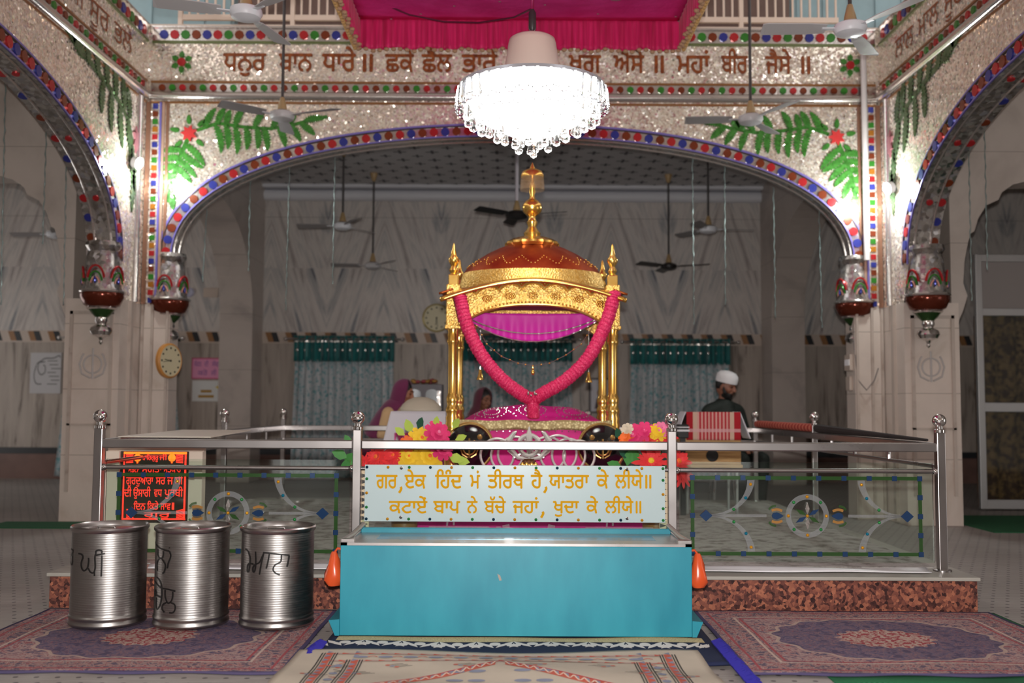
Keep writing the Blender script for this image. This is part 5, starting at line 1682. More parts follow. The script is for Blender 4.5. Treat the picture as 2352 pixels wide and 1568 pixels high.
bouquet('right bouquet of large red lilies and pink flowers by the right shield', 6.35, 1505, [
    (1500,1008,44,'red','yellow',10,True),(1495,1062,46,'red','yellow',12,True),(1555,1062,42,'red','orange',10,True),(1455,1000,32,'pink','rose',12,False),(1480,990,26,'pink','rose',10,False),(1512,992,24,'yellow','orange',10,False),
    (1532,1005,30,'red','yellow',10,True),(1438,1005,20,'orange','orange',10,False),(1520,985,20,'rose','pink',10,False),(1565,1090,34,'red','red',12,True),(1440,985,16,'cream','cream',8,False)],
    [(1440,1070,80,40,0),(1460,1068,100,44,0),(1475,1070,60,36,0),(1450,1050,150,36,1),(1425,1010,110,30,1),(1530,1040,-40,30,1),(1430,1075,160,40,0)])

# ================================================================ back hall
# curtains
cur_l = mat('printed_curtain', C(150,170,176), .85, fn=lambda t: t.base(t.mix(t.step(t.noise(scale=22, detail=4, rough=.7), .52, .6), t.ramp(t.noise(t.vec(t.m('MULTIPLY', t.xyz()[0], 9.0), 0, t.m('MULTIPLY', t.xyz()[2], .6)), 1.6, 3), [(.35, C(176,186,190)), (.65, C(208,208,210))]), C(104,160,168))))
cur_v = mat('teal_velvet', C(14,96,98), .5, sheen=.3, fn=lambda t: t.base(t.ramp(t.noise(t.vec(t.m('MULTIPLY', t.xyz()[0], 14.0), 0, t.m('MULTIPLY', t.xyz()[2], .3)), 1.5, 3), [(.35, C(6,66,70)), (.65, C(30,128,126))])))
def curtain(px0, px1, label, ptop=771, flare=8):
    Y = YD-.16
    x0, x1 = at(px0, 780, Y).x, at(px1, 780, Y).x
    zt, zv = at((px0+px1)/2, ptop, Y).z, at((px0+px1)/2, 830 + (ptop-771), Y).z
    t = thing('curtain', label, 'curtain', ((x0+x1)/2, Y, .05))
    n = max(8, int((x1-x0)/.11))
    def wave(u): return .035*sin(2*pi*n*u) + .012*sin(2*pi*n*u*2.3+1)
    fl = flare/pxm(Y)
    MB().grid(lambda u, v: (x0+(x1-x0)*u + (u-.5)*2*fl*v, Y+wave(u)*(.6+.4*v), zv+.02-(zv-.03)*v), n*10, 10).build('drape', cur_l, t, solid=.004)
    MB().grid(lambda u, v: (x0-.02+(x1-x0+.04)*u, Y-.02+wave(u)*.9, zt-(zt-zv)*v), n*10, 4).build('valance', cur_v, t, solid=.005)
    mb = MB(); mb.tube([(x0-.12, Y-.03, zt-.05), (x1+.12, Y-.03, zt-.05)], .016, 8)
    for xx in (x0-.14, x1+.14): mb.sph((xx, Y-.03, zt-.05), .032, 10, 8)
    mb.build('rod', M['chrome'], t)
    mb = MB(); mb.grid(lambda u, v: (x0-.02+(x1-x0+.04)*u, Y-.026+wave(u)*.9, zt-.075-.02*v), n*10, 1)
    mb.build('trim', M['silver'], t)
    for k in range(n):
        u = (k+.25)/n; MB().sph((x0+(x1-x0)*u, Y-.03+wave(u)-.01, (zt+zv)/2-.02), (.018,.008,.03), 8, 6).build('sequin_motif', M['silver'], t)
    return t
curtain(679, 904, 'curtain with teal valance left of the palanquin, behind the seated woman')
curtain(1055, 1312, 'curtain with teal valance seen through the golden palanquin')
curtain(1450, 1674, 'curtain with teal valance right of the palanquin, behind the seated man', 778)
curtain(160, 400, 'curtain with teal valance in the left aisle, half hidden by the pillar', 768, 26)

# clocks
ivory = mat('ivory_dial', C(214,204,170), .4)
def clock(c, r, R, label, rimm):
    t = thing('wall_clock', label, 'clock', c)
    MB().lathe([(r, 0), (r*1.0, .03), (r*.9, .045), (r*.88, .03)], c, 32, 0, R).build('rim', rimm, t)
    MB().lathe([(r*.9, .0), (r*.9, .037)], c, 32, 0, R).build('dial', ivory, t)
    mb = MB(); q = lambda x, y, z: Vector(c) + R @ Vector((x, y, z))
    for k in range(12):
        a = 2*pi*k/12; mb.sph(q(r*.72*cos(a), r*.72*sin(a), .037), (r*.06,)*3, 8, 5)
    mb.build('hour_marks', inkk, t)
    mb = MB(); mb.tube([q(0,0,.042), q(-r*.06,-r*.5,.042)], r*.02, 5); mb.tube([q(0,0,.042), q(r*.08,-r*.62,.042)], r*.014, 5); mb.sph(q(0,0,.04), r*.06, 8, 6)
    mb.build('hands', M['black'], t)
    return t
Rf = Matrix.Rotation(pi/2, 3, 'X')
c = at(1003, 730, YD-.02)
clock((c.x, YD, c.z), 33/pxm(YD), Rf, 'round ivory wall clock on the back wall left of the palanquin', mat('dull_gold', C(190,172,110), .4, .4))
# pillar clock faces the nave, seen obliquely
c = at(374, 826, 9.75)
Rp = Matrix.Rotation(.5, 3, 'Z') @ Matrix.Rotation(pi/2, 3, 'Y')
clock((-XJ-.0, 9.97, c.z), .175, Matrix.Rotation(-.38, 3, 'Z') @ Matrix.Rotation(pi/2, 3, 'Y'), 'wooden rimmed wall clock on the inner side of the left pillar', mat('honey_wood', C(196,136,70), .35))

# notices
def notice(px0, px1, py0, py1, name, label, m, fn=None, Y=YD-.012):
    a, b = at(px0, py1, Y), at(px1, py0, Y)
    t = thing(name, label, 'notice', ((a.x+b.x)/2, Y, a.z))
    MB().bx(a.x, b.x, Y-.006, Y+.004, a.z, b.z).build('sheet', m, t)
    if fn: fn(t, a, b, Y-.008)
    return t
def pink_fn(t, a, b, y):
    mb = MB(); f = lambda u, v: (u, y, v); w = b.x-a.x; h = b.z-a.z
    for wd, u0, u1, v1, v0 in (('ਸੰਗਤ',.08,.3,.8,.6),('ਦੀ',.4,.52,.8,.6),('ਸੇਵਾ',.64,.9,.8,.6),('ਕਰੋ',.2,.5,.38,.18),('ਜੀ',.62,.78,.38,.18)):
        write(mb, wd, a.x+w*u0, a.x+w*u1, a.z+h*v1, a.z+h*v0, f)
    mb.build('writing', mat('violet_ink', C(120,84,150), .5), t)
    mb = MB(); fr = lambda u, v, q: (u, y-q, v)
    for q in ((a.x, b.x, a.z, a.z+.015), (a.x, b.x, b.z-.015, b.z), (a.x, a.x+.012, a.z, b.z), (b.x-.012, b.x, a.z, b.z)):
        mb.prism([(q[0],q[2]),(q[1],q[2]),(q[1],q[3]),(q[0],q[3])], fr, 0, .001)
    mb.build('border', mat('crimson_border', C(196,70,110), .5), t)
notice(440, 514, 822, 870, 'pink_notice', 'pink notice with violet writing above the white notice', mat('pink_paper', C(226,150,186), .6), pink_fn)
def white_fn(t, a, b, y):
    mb = MB(); fr = lambda u, v, q: (u, y-q, v); w = b.x-a.x; h = b.z-a.z
    for u0, u1, v0, v1, m in ((.3,.68,.42,.55,0),(.22,.76,.17,.3,0)): mb.prism([(a.x+w*u0,a.z+h*v0),(a.x+w*u1,a.z+h*v0),(a.x+w*u1,a.z+h*v1),(a.x+w*u0,a.z+h*v1)], fr, 0, .001, m)
    mb.prism([(a.x+w*.8,a.z+h*.7),(a.x+w*.9,a.z+h*.75),(a.x+w*.98,a.z+h*.55),(a.x+w*.96,a.z+h*.5),(a.x+w*.88,a.z+h*.62)], fr, 0, .001, 1)
    mb.build('printing', [mat('ochre_ink', C(170,130,60), .5), mat('yellow_ink', C(220,190,60), .5)], t)
notice(441, 508, 874, 921, 'white_notice', 'white notice with two ochre bars below the pink notice', mat('white_card', C(216,216,214), .5), white_fn)
def pap_fn(t, a, b, y):
    mb = MB(); f = lambda u, v: (a.x+(b.x-a.x)*u, y, a.z+(b.z-a.z)*v)
    for s_ in ([(.2,.72),(.35,.8),(.48,.86),(.75,.87),(.92,.93),(.97,.88)], [(.25,.76),(.48,.78)], [(.27,.74),(.25,.58),(.35,.46),(.48,.52),(.48,.66),(.42,.7)], [(.2,.7),(.13,.45),(.2,.25),(.38,.23)]): stroke(mb, s_, .03, f)
    for k in range(7):
        v = .8-.095*k; u = .56+.06*(k % 3); stroke(mb, [(u, v), (u+.32-.04*(k % 2), v)], .022, f)
    mb.build('writing', mat('grey_ink', C(110,108,108), .6), t)
notice(68, 142, 810, 903, 'paper_poster', 'white paper poster with grey brush writing in the left aisle', mat('poster_paper', C(196,194,196), .7), pap_fn)
c = at(435, 671, YD); tag(MB().lathe([(.075, 0), (.06, .03), (0, .04)], (c.x, YD, c.z), 18, 0, Rf).build('wall_light', mat('pale_lilac', C(190,190,214), .4), origin=(c.x, YD, c.z)), 'small round lilac wall light high on the left back wall', 'wall light')
c = at(485, 672, YD); tag(MB().bx(c.x-.11, c.x+.11, YD-.03, YD, c.z-.07, c.z+.07).build('junction_box', M['lighttile'], bevel=.005, origin=(c.x, YD, c.z)), 'small rectangular junction box beside the lilac wall light', 'junction box')

# framed photograph and bells
a, b = at(1357, 944, YD-.03), at(1400, 872, YD-.03)
t = thing('picture_frame', 'dark framed portrait behind the right palanquin columns', 'picture', ((a.x+b.x)/2, YD-.03, a.z))
mb = MB()
for q in ((a.x-.03,a.x,a.z-.03,b.z+.03),(b.x,b.x+.03,a.z-.03,b.z+.03),(a.x,b.x,a.z-.03,a.z),(a.x,b.x,b.z,b.z+.03)): mb.bx(q[0],q[1],YD-.05,YD-.005,q[2],q[3])
mb.build('frame', mat('dark_wood', C(58,44,38), .4), t)
MB().bx(a.x, b.x, YD-.03, YD-.01, a.z, b.z).build('mount', mat('photo_paper', C(198,196,204), .4), t)
mb = MB(); w = b.x-a.x; h = b.z-a.z; fr = lambda u, v, q: (u, YD-.031-q, v)
mb.prism([(a.x+w*(.55+.22*cos(2*pi*k/16)), a.z+h*(.58+.16*sin(2*pi*k/16))) for k in range(16)], fr, 0, .001, 0)
mb.prism([(a.x+w*.2,a.z+h*.08),(a.x+w*.9,a.z+h*.08),(a.x+w*.8,a.z+h*.4),(a.x+w*.55,a.z+h*.46),(a.x+w*.3,a.z+h*.4)], fr, 0, .001, 1)
mb.build('portrait', [mat('photo_skin', C(166,130,104), .5), mat('photo_dark', C(84,62,66), .5)], t)
for px, py, d, lb in ((1103, 862, PBk-.02, 'small gold bell ornament hanging inside the palanquin above the veiled woman'), (1352, 868, PBk-.02, 'small gold bell ornament hanging inside the palanquin near the framed portrait')):
    c = at(px, py, d)
    t = thing('hanging_bell', lb, 'bell', c)
    MB().lathe([(0,.05),(.012,.045),(.014,.02),(.022,-.01),(.03,-.03),(.028,-.036),(0,-.036)], c, 12).build('bell', gold_s, t)
    MB().tube([c+Vector((0,0,.05)), Vector((c.x, c.y, zf(720)))], .0025, 5).build('cord', M['silver'], t)

# dark display case with arches behind the left woman
Y = 11.9
a, b = at(932, 1000, Y), at(1016, 882, Y)
t = thing('display_case', 'dark display case with mirrored arches behind the seated woman', 'cabinet', ((a.x+b.x)/2, Y+.1, 0))
MB().bx(a.x, b.x, Y, Y+.25, 0.0, b.z).build('case', mat('case_dark', C(92,86,92), .4), t, bevel=.006)
mb = MB(); mir = mat('case_glass', C(176,180,182), .15, .6)
for px in (952, 992):
    c = at(px, 905, Y-.004); w = .075
    mb.prism([(c.x-w, c.z-.12), (c.x+w, c.z-.12)] + [(c.x+w*cos(k*pi/10), c.z+.0+.06*sin(k*pi/10)) for k in range(11)], XZ, Y-.006, Y)
mb.build('arched_mirror', mir, t)
MB().bx(b.x-.06, b.x-.02, Y-.008, Y, b.z-.55, b.z-.08).build('beaded_edge', M['silver'], t)
c = at(968, 876, Y+.1); mb = MB()
random.seed(9)
for k in range(14): mb.sph((c.x+random.uniform(-.13,.2), Y+.1+random.uniform(-.05,.05), b.z+.02+random.uniform(0, .03)), (.035,.03,.022), 8, 6, 0 if k < 9 else 1)
o = mb.build('gift_heap', [mat('ochre_foil', C(150,110,50), .4, .3), mat('crimson_foil', C(140,50,60), .4)], origin=(c.x, Y+.1, b.z)); tag(o, 'heap of ochre and crimson ornaments on top of the dark display case', 'ornaments')

# white draped reading stand
Y = 8.55
a, b = at(872, 1022, Y), at(1030, 946, Y)
t = thing('reading_stand', 'white draped reading stand left of the palanquin', 'stand', ((a.x+b.x)/2, Y+.3, ZD))
MB().bx(a.x+.1, b.x-.04, Y+.06, Y+.55, ZD, b.z-.012).build('table', M['tan'], t)
wc = mat('white_cotton', C(232,230,238), .8, sheen=.2)
def dr_(u, v):
    k = v; x0 = a.x+.09-.1*k; x1 = b.x-.02
    return (x0+(x1-x0)*u, Y+.03 - .03*k + .012*sin(u*22)*k, b.z-.38*k - .03*k*(1-u))
MB().grid(dr_, 40, 14).build('cloth', wc, t, solid=.006)
MB().grid(lambda u, v: (a.x+.09+(b.x-a.x-.11)*u, Y+.03+.55*v, b.z), 10, 10).build('cloth_top', wc, t, solid=.008)
MB().grid(lambda u, v: (a.x+.09-.1*v+.01*sin(u*20)*v, Y+.03+.55*u, b.z-.4*v), 20, 10).build('cloth_side', wc, t, solid=.006)
pkc = mat('pink_cotton', C(240,100,170), .7)
MB().grid(lambda u, v: (at(906,1000,Y).x+(b.x-.02-at(906,1000,Y).x)*u, Y-.0+.01*sin(u*30), at(940, 994, Y).z-.5*v), 24, 6).build('pink_skirt', pkc, t, solid=.006)
c = at(966, 946, Y+.3)
tag(MB().lathe([(.0, .125), (.06, .12), (.12, .095), (.165, .055), (.185, .02), (.18, 0)], (c.x, Y+.32, b.z+.006), 28).build('cushion', mat('beige_quilt', C(206,196,176), .85, var=.05), origin=(c.x, Y+.32, b.z)), 'domed beige cushion on the white reading stand', 'cushion')

# harmonium bench with striped cloth on the right
Y = 8.6
a, b = at(1572, 1066, Y), at(1702, 1015, Y)
t = thing('wooden_box', 'wooden instrument box with a round sound hole under the striped cloth', 'instrument', ((a.x+b.x)/2, Y+.2, ZD))
wd = mat('plywood', C(196,156,100), .5, fn=lambda q: q.base(q.ramp(q.noise(q.vec(q.m('MULTIPLY', q.xyz()[0], 1.0), 0, q.m('MULTIPLY', q.xyz()[2], 18.0)), 4, 4), [(.35, C(178,136,84)), (.65, C(214,174,116))])))
MB().bx(a.x, b.x, Y, Y+.4, a.z, b.z+.03).bx(a.x-.012, b.x+.012, Y-.012, Y+.41, a.z-.03, a.z).build('body', wd, t, bevel=.006)
for lx in (a.x+.03, b.x-.03):
    for ly in (Y+.03, Y+.37): MB().tube([(lx, ly, ZD), (lx, ly, a.z-.03)], .012, 8).build('leg', M['alu'], t)
c = at(1636, 1046, Y-.002)
MB().lathe([(.052, 0), (.052, .006), (.045, .007), (0, .007)], (c.x, Y, c.z), 24, 0, Rf).build('sound_hole', M['black'], t)
MB().bx(a.x-.01, b.x+.01, Y-.008, Y+.41, b.z-.02, b.z+.0).build('moulding', wd, t)
def f_stripe(t_):
    x = t_.m('DIVIDE', t_.m('SUBTRACT', t_.xyz()[0], SX0), SX1-SX0)
    e = t_.m('MINIMUM', x, t_.m('SUBTRACT', 1.0, x))
    s = t_.m('GREATER_THAN', t_.m('SINE', t_.m('MULTIPLY', x, 2*pi*15)), .1)
    c_ = t_.mix(s, C(186,52,62), C(222,164,156))
    c_ = t_.mix(t_.m('LESS_THAN', e, .2), c_, C(214,180,160))
    c_ = t_.mix(t_.m('LESS_THAN', e, .12), c_, C(176,26,40))
    z = t_.m('LESS_THAN', t_.m('ABSOLUTE', t_.m('SUBTRACT', t_.xyz()[2], SZ)), .014)
    t_.base(t_.mix(t_.m('MULTIPLY', z, .7), c_, C(226,176,180)))
p, q = at(1577, 1010, Y-.05), at(1701, 946, Y-.05)
t = thing('striped_cloth', 'red and white striped cloth draped over the stand before the seated man', 'cloth', ((p.x+q.x)/2, Y, p.z))
SX0, SX1 = p.x-(p.x+q.x)/2, q.x-(p.x+q.x)/2; SZ = at(1640, 988, Y).z - p.z
sm = mat('striped_weave', C(200,60,70), .85, fn=f_stripe)
o = MB().grid(lambda u, v: (p.x+(q.x-p.x)*u, Y-.05+.006*sin(u*16)+.03*v*0, q.z-(q.z-p.z)*v), 40, 12).build('cloth', sm, None, solid=.006, origin=((p.x+q.x)/2, Y, p.z))
o.parent = t; o.location = (0,0,0)
MB().bx(p.x+.01, q.x-.01, Y-.03, Y+.28, b.z+.03, q.z-.006).build('stand', mat('dark_stand', C(70,56,50), .6), t)
for nm, L in (('white_side', [(1577,962,-1),(1555,985,-1)]), ('white_side', [(1701,960,1),(1722,1005,1)])):
    s_ = L[0][2]; x0 = p.x if s_ < 0 else q.x
    x1 = at(L[1][0], 985, Y).x
    MB().grid(lambda u, v: (x0+(x1-x0)*(v if s_ > 0 else v*(1-.3*v))*(1 if s_ > 0 else 1.0), Y-.03+.3*u, q.z-.0-(q.z-p.z)*(.95 if s_ > 0 else .6)*v), 10, 10).build(nm, wc, t, solid=.006)
# small microphone box left of it
c = at(1568, 985, Y-.1)
t = thing('speaker_box', 'small black and white box at the left edge of the striped cloth', 'box', (c.x, Y-.1, ZD))
MB().bx(c.x-.05, c.x+.045, Y-.14, Y-.06, c.z-.075, c.z+.04).build('body', M['black'], t, bevel=.006)
MB().bx(c.x-.055, c.x+.05, Y-.145, Y-.055, c.z-.02, c.z-.004).bx(c.x-.055, c.x+.05, Y-.145, Y-.055, c.z+.012, c.z+.02).build('white_band', M['white'], t)
MB().bx(c.x-.02, c.x+.02, Y-.12, Y-.08, ZD, c.z-.075).build('stem', M['black'], t)
# red and black bolster lying on the right side rail
mb = MB(); A = Vector((*side(.55, 1), zr_t+.036)); B_ = Vector((*side(.98, 1), zr_t+.036))
mb.tube([A, A.lerp(B_, .5), B_], .034, 10)
o = mb.build('rail_bolster', mat('red_check', C(150,44,40), .8, fn=lambda q: q.base(q.mix(q.m('GREATER_THAN', q.m('SINE', q.m('MULTIPLY', q.xyz()[1], 70.0)), 0.0), C(160,50,44), C(196,110,90)))), origin=A); tag(o, 'red checked bolster resting on the right side rail', 'bolster')
mb = MB(); A = Vector((*side(.04, 1), zr_t+.012)); B_ = Vector((*side(.53, 1), zr_t+.036))
mb.tube([A, B_], [.008, .034], 8)
tag(mb.build('black_cover', mat('black_cloth', C(44,38,38), .8), origin=A), 'black cloth cover tapering along the right side rail', 'cover')
# papers on the left rail corner
A = Vector((*side(.06, -1), zr_t)); B_ = Vector((*side(.3, -1), zr_t))
tag(MB().add([(A.x, A.y, zr_t+.004), (A.x+.55, A.y-.0, zr_t+.004), (B_.x+.5, B_.y, zr_t+.02), (B_.x+.03, B_.y, zr_t+.02)], [(0,1,2,3)]).build('glass_shelf', mat('cream_sheet', C(214,204,190), .4), solid=.006, origin=A), 'cream sheet lying across the left corner of the railing', 'sheet')

# aluminium doors in the right aisle
def door(nm, x0, x1, y, zt, panes, mid):
    t = bpy.data.objects.new(nm, None); COL.objects.link(t); t.location = (x0, y, 0); WL[t] = Vector((x0, y, 0)); t['kind'] = 'structure'
    w = .07; mb = MB()
    for xx in [x0 + (x1-x0)*k/panes for k in range(panes+1)]: mb.bx(xx-w/2, xx+w/2, y-.03, y+.03, 0.02, zt)
    for z0, z1 in ((.02, .12), (mid-.05, mid+.05), (2.12, 2.2), (zt-.08, zt)): mb.bx(x0, x1, y-.025, y+.025, z0, z1)
    mb.build('door_frame', M['alu'], t, bevel=.004)
    MB().bx(x0, x1, y+.01, y+.016, .05, 2.15).build('pane', M['thin'], t)
    MB().grid(lambda u, v: (x0+(x1-x0)*u, y+.12+.03*sin(u*80), .03+2.1*v), 160, 4).build('door_curtain', mat('brown_curtain', C(64,42,32), .9, fn=lambda q: q.base(q.ramp(q.noise(scale=14, detail=4), [(.4, C(62,38,32)), (.62, C(120,86,58))]))), t)
    MB().bx(x0, x1, y+.0, y+.02, 2.2, zt-.05).build('transom_panel', mat('grey_board', C(150,142,140), .6), t)
    return t
dy = 10.95
door('door_1', at(2252, 900, dy).x, at(2252, 900, dy).x+2.9, dy, at(2300, 585, dy).z, 3, at(2300, 935, dy).z)
door('door_2', at(1962, 900, YD-.1).x, at(1962, 900, YD-.1).x+1.3, YD-.1, 2.9, 2, at(1962, 935, YD).z)

# switch board on the right pillar, conduit, cable
c = at(1998, 850, 10.0)
t = thing('switch_board', 'small grey switch boards with trailing cable on the right pillar', 'switch board', (XJ, 10.15, c.z))
MB().bx(XJ-.035, XJ, 10.05, 10.22, c.z+.0, c.z+.16).bx(XJ-.03, XJ, 10.08, 10.2, c.z-.2, c.z-.06).build('plate', M['lighttile'], t, bevel=.004)
mb = MB()
for k in range(3): mb.bx(XJ-.045, XJ-.03, 10.06+.05*k, 10.09+.05*k, c.z+.05, c.z+.11)
mb.build('switches', M['white'], t)
MB().tube([(XJ-.005, 10.02, c.z+.3), (XJ+.02, 9.98, c.z-.1), (XJ+.1, 9.97, c.z-.2), (XJ+.18, 9.97, c.z-.1), (XJ+.22, 9.97, c.z+.02)], .006, 6).build('cable', mat('grey_cable', C(120,112,110), .5), t)
c0, c1 = at(1982, 122, YB-.06), at(1987, 560, YB-.06)
tag(MB().tube([(c0.x, YB-.07, c0.z), (c0.x+.0, YB-.07, at(1987, 600, YB).z)], .03, 10).build('conduit_pipe', mat('white_pvc', C(214,206,204), .4), origin=c1), 'white vertical conduit pipe at the right end of the mirrored arch wall', 'pipe')

# ================================================================ people
def merged(parts, voxel, name, m, parent, smooth=6):
    """parts: ('t', path, radii) tapered limbs or ('s', centre, radii, rot) ellipsoids fused into ONE surface"""
    mb = MB()
    for p in parts:
        if p[0] == 't': 
            mb.tube(p[1], p[2], 14)
            mb.sph(p[1][0], p[2][0], 12, 8); mb.sph(p[1][-1], p[2][-1], 12, 8)
        else: mb.sph(p[1], p[2], 18, 12, 0, p[3] if len(p) > 3 else None)
    o = mb.build(name, m, None, recalc=True)
    r = o.modifiers.new('fuse', 'REMESH'); r.mode = 'VOXEL'; r.voxel_size = voxel; r.use_smooth_shade = True
    s_ = o.modifiers.new('soft', 'SMOOTH'); s_.iterations = smooth; s_.factor = .5
    dg = bpy.context.evaluated_depsgraph_get()
    me = bpy.data.meshes.new_from_object(o.evaluated_get(dg)); me.name = name
    old = o.data; o.modifiers.clear(); o.data = me; bpy.data.meshes.remove(old)
    if not me.materials: me.materials.append(m)
    o.parent = parent
    return o
def person(loc, facing, lean, label, stool_label, skin, shirt, lower, female=True, headturn=0.0, headtilt=.25, scale=1.0, scarf=None, cap=None, beard=None, armdown=True, seat_h=.45):
    """seated figure; +Y is forward in the figure's own frame"""
    # loc = point where the head is; the seat height and the base follow from it
    tgt = Vector(loc); seat_h = .45
    for _ in range(3):
        Rl_ = Matrix.Rotation(-lean, 3, 'X'); pv = Vector((0, 0, seat_h+.09))
        hl = pv + Rl_ @ (Vector((0, .02, seat_h+.56+.225)) - pv)
        seat_h += (tgt.z - hl.z*scale)/scale
    hl = pv + Rl_ @ (Vector((0, .02, seat_h+.56+.225)) - pv)
    off = Matrix.Rotation(facing, 3, 'Z') @ hl * scale
    loc = (tgt.x-off.x, tgt.y-off.y, 0)
    t = thing('person', label, 'person', loc, None, facing)
    WL[t] = Vector((0,0,0)); t.scale = (scale,)*3
    Rl = Matrix.Rotation(-lean, 3, 'X'); piv = Vector((0, 0, seat_h+.09))
    U = lambda x, y, z: piv + Rl @ (Vector((x, y, z)) - piv)
    sh = .17 if female else .2
    zs = seat_h + .56
    head = U(0, .02, zs+.225); neck0 = U(0, -.005, zs+.03); neck1 = U(0, .01, zs+.13)
    Rh = Matrix.Rotation(headturn, 3, 'Z') @ Matrix.Rotation(-lean*.5-headtilt, 3, 'X')
    Hh = lambda x, y, z: head + Rh @ Vector((x, y, z))
    k = .92 if female else 1.0
    B = [('t', [U(0,0,seat_h+.1), U(0,.01,seat_h+.28), U(0,.0,zs-.1), U(0,0,zs)], [.135*k,.12*k,.14*k,.1*k]),
         ('s', U(0,0,seat_h+.1), (.18*k,.15*k,.12)), ('s', U(0,0,zs-.12), (sh*.95,.115*k,.16)),
         ('t', [U(-sh*.9,0,zs-.03), U(0,0,zs+.02), U(sh*.9,0,zs-.03)], [.062*k,.07*k,.062*k]),
         ('t', [neck0, neck1], [.058*k,.052*k]),
         ('s', head, (.076,.096,.115), Rh), ('s', Hh(0,.03,-.06), (.055,.06,.06), Rh), ('s', Hh(0,.06,-.095), (.028,.025,.024), Rh)]
    # face: nose, brow, lips, ears
    B += [('t', [Hh(0,.093,.02), Hh(0,.108,-.012), Hh(0,.114,-.03)], [.009,.012,.015]), ('s', Hh(-.012,.104,-.034), (.009,.01,.008), Rh), ('s', Hh(.012,.104,-.034), (.009,.01,.008), Rh),
          ('t', [Hh(-.05,.07,.022), Hh(-.02,.09,.03), Hh(.02,.09,.03), Hh(.05,.07,.022)], [.011,.012,.012,.011]), ('t', [Hh(-.02,.093,-.062), Hh(0,.098,-.061), Hh(.02,.093,-.062)], [.007,.009,.007]),
          ('s', Hh(-.077,0,-.01), (.01,.02,.032), Rh), ('s', Hh(.077,0,-.01), (.01,.02,.032), Rh), ('s', Hh(-.045,.06,-.03), (.024,.024,.026), Rh), ('s', Hh(.045,.06,-.03), (.024,.024,.026), Rh)]
    AR = []
    for s_ in (-1, 1):
        a0 = U(s_*(sh+.01), 0, zs-.04); a1 = U(s_*(sh+.07), .06, zs-.31); a2 = Vector((s_*.12, a1.y+.24, seat_h+.19))
        B.append(('t', [a0, a0.lerp(a1, .5), a1], [.05*k,.046*k,.038*k]))
        B.append(('t', [a1, a1.lerp(a2, .4), a2], [.04*k,.038*k,.026*k]))
        AR.append((a0, a1, a2))
        # hand: palm, five fingers bent over the knee
        d = (a2-a1).normalized(); side_ = Vector((s_*-1, 0, 0)); side_ = (side_ - d*side_.dot(d)).normalized(); dn = d.cross(side_)*(-s_)
        if dn.z > 0: dn = -dn
        pm = a2 + d*.05
        B.append(('s', pm, (.038,.05,.018), Matrix((side_, d, dn)).transposed()))
        for j, (o_, L) in enumerate(((-.028,.066),(-.01,.076),(.009,.072),(.026,.058))):
            b0 = pm + side_*-o_*1.0 + d*.04
            B.append(('t', [b0, b0+d*L*.5+dn*.006, b0+d*L*.85+dn*.024, b0+d*L+dn*.042], [.0105,.01,.0095,.008]))
        b0 = pm + side_*.03 - d*.015
        B.append(('t', [b0, b0+side_*.024+d*.024, b0+side_*.03+d*.055+dn*.01], [.013,.0115,.009]))
        # legs
        hp = Vector((s_*.095, .02, seat_h+.08)); kn = Vector((s_*.13, .44, seat_h+.06)); an = Vector((s_*.11, .42, .08))
        B.append(('t', [hp, hp.lerp(kn, .5), kn], [.088*k,.078*k,.056*k])); B.append(('t', [kn, kn.lerp(an, .35), an], [.054*k,.052*k,.034*k]))
        B.append(('t', [an+Vector((0,-.03,-.035)), an+Vector((0,.08,-.04)), an+Vector((0,.17,-.055))], [.035,.034,.022]))
    body = merged(B, .0085, 'body', skin, t, 4)
    for f in range(0): pass
    # garments: grown a little outside the body
    g = .014
    TS = [(p[0], p[1], [r+g for r in p[2]] if p[0] == 't' else tuple(r+g for r in p[2]), *p[3:]) for p in B[:3]] + [('t', B[3][1], [r+g for r in B[3][2]])]
    for a0, a1, a2 in AR:
        e = a0.lerp(a1, .78) if female else a1
        TS.append(('t', [a0, a0.lerp(e, .5), e], [.05*k+g,.047*k+g,.041*k+g]))
        if not female: TS.append(('t', [a1, a1.lerp(a2, .9)], [.04+g, .03+g]))
    merged(TS, .012, 'blouse' if female else 'shirt', shirt, t)
    LG = []
    for s_ in (-1, 1):
        hp = Vector((s_*.095, .02, seat_h+.08)); kn = Vector((s_*.13, .44, seat_h+.06)); an = Vector((s_*.11, .42, .14))
        LG += [('t', [hp, hp.lerp(kn, .5), kn], [.1,.09,.07]), ('t', [kn, kn.lerp(an, .4), an], [.07,.07,.06])]
    LG.append(('s', Vector((0,0,seat_h+.09)), (.2,.165,.11)))
    merged(LG, .016, 'trousers', lower, t)
    dk = mat('eye_dark', C(26,18,16), .2)
    for s_ in (-1, 1):
        MB().sph(Hh(s_*.032,.083,.004), (.013,.008,.008), 10, 8, 0, Rh).build('eye', [dk], t)
        MB().tube([Hh(s_*.016,.098,.03), Hh(s_*.034,.094,.036), Hh(s_*.052,.078,.028)], [.004,.005,.003], 6).build('eyebrow', [dk], t)
    hair = mat('black_hair', C(24,20,20), .5)
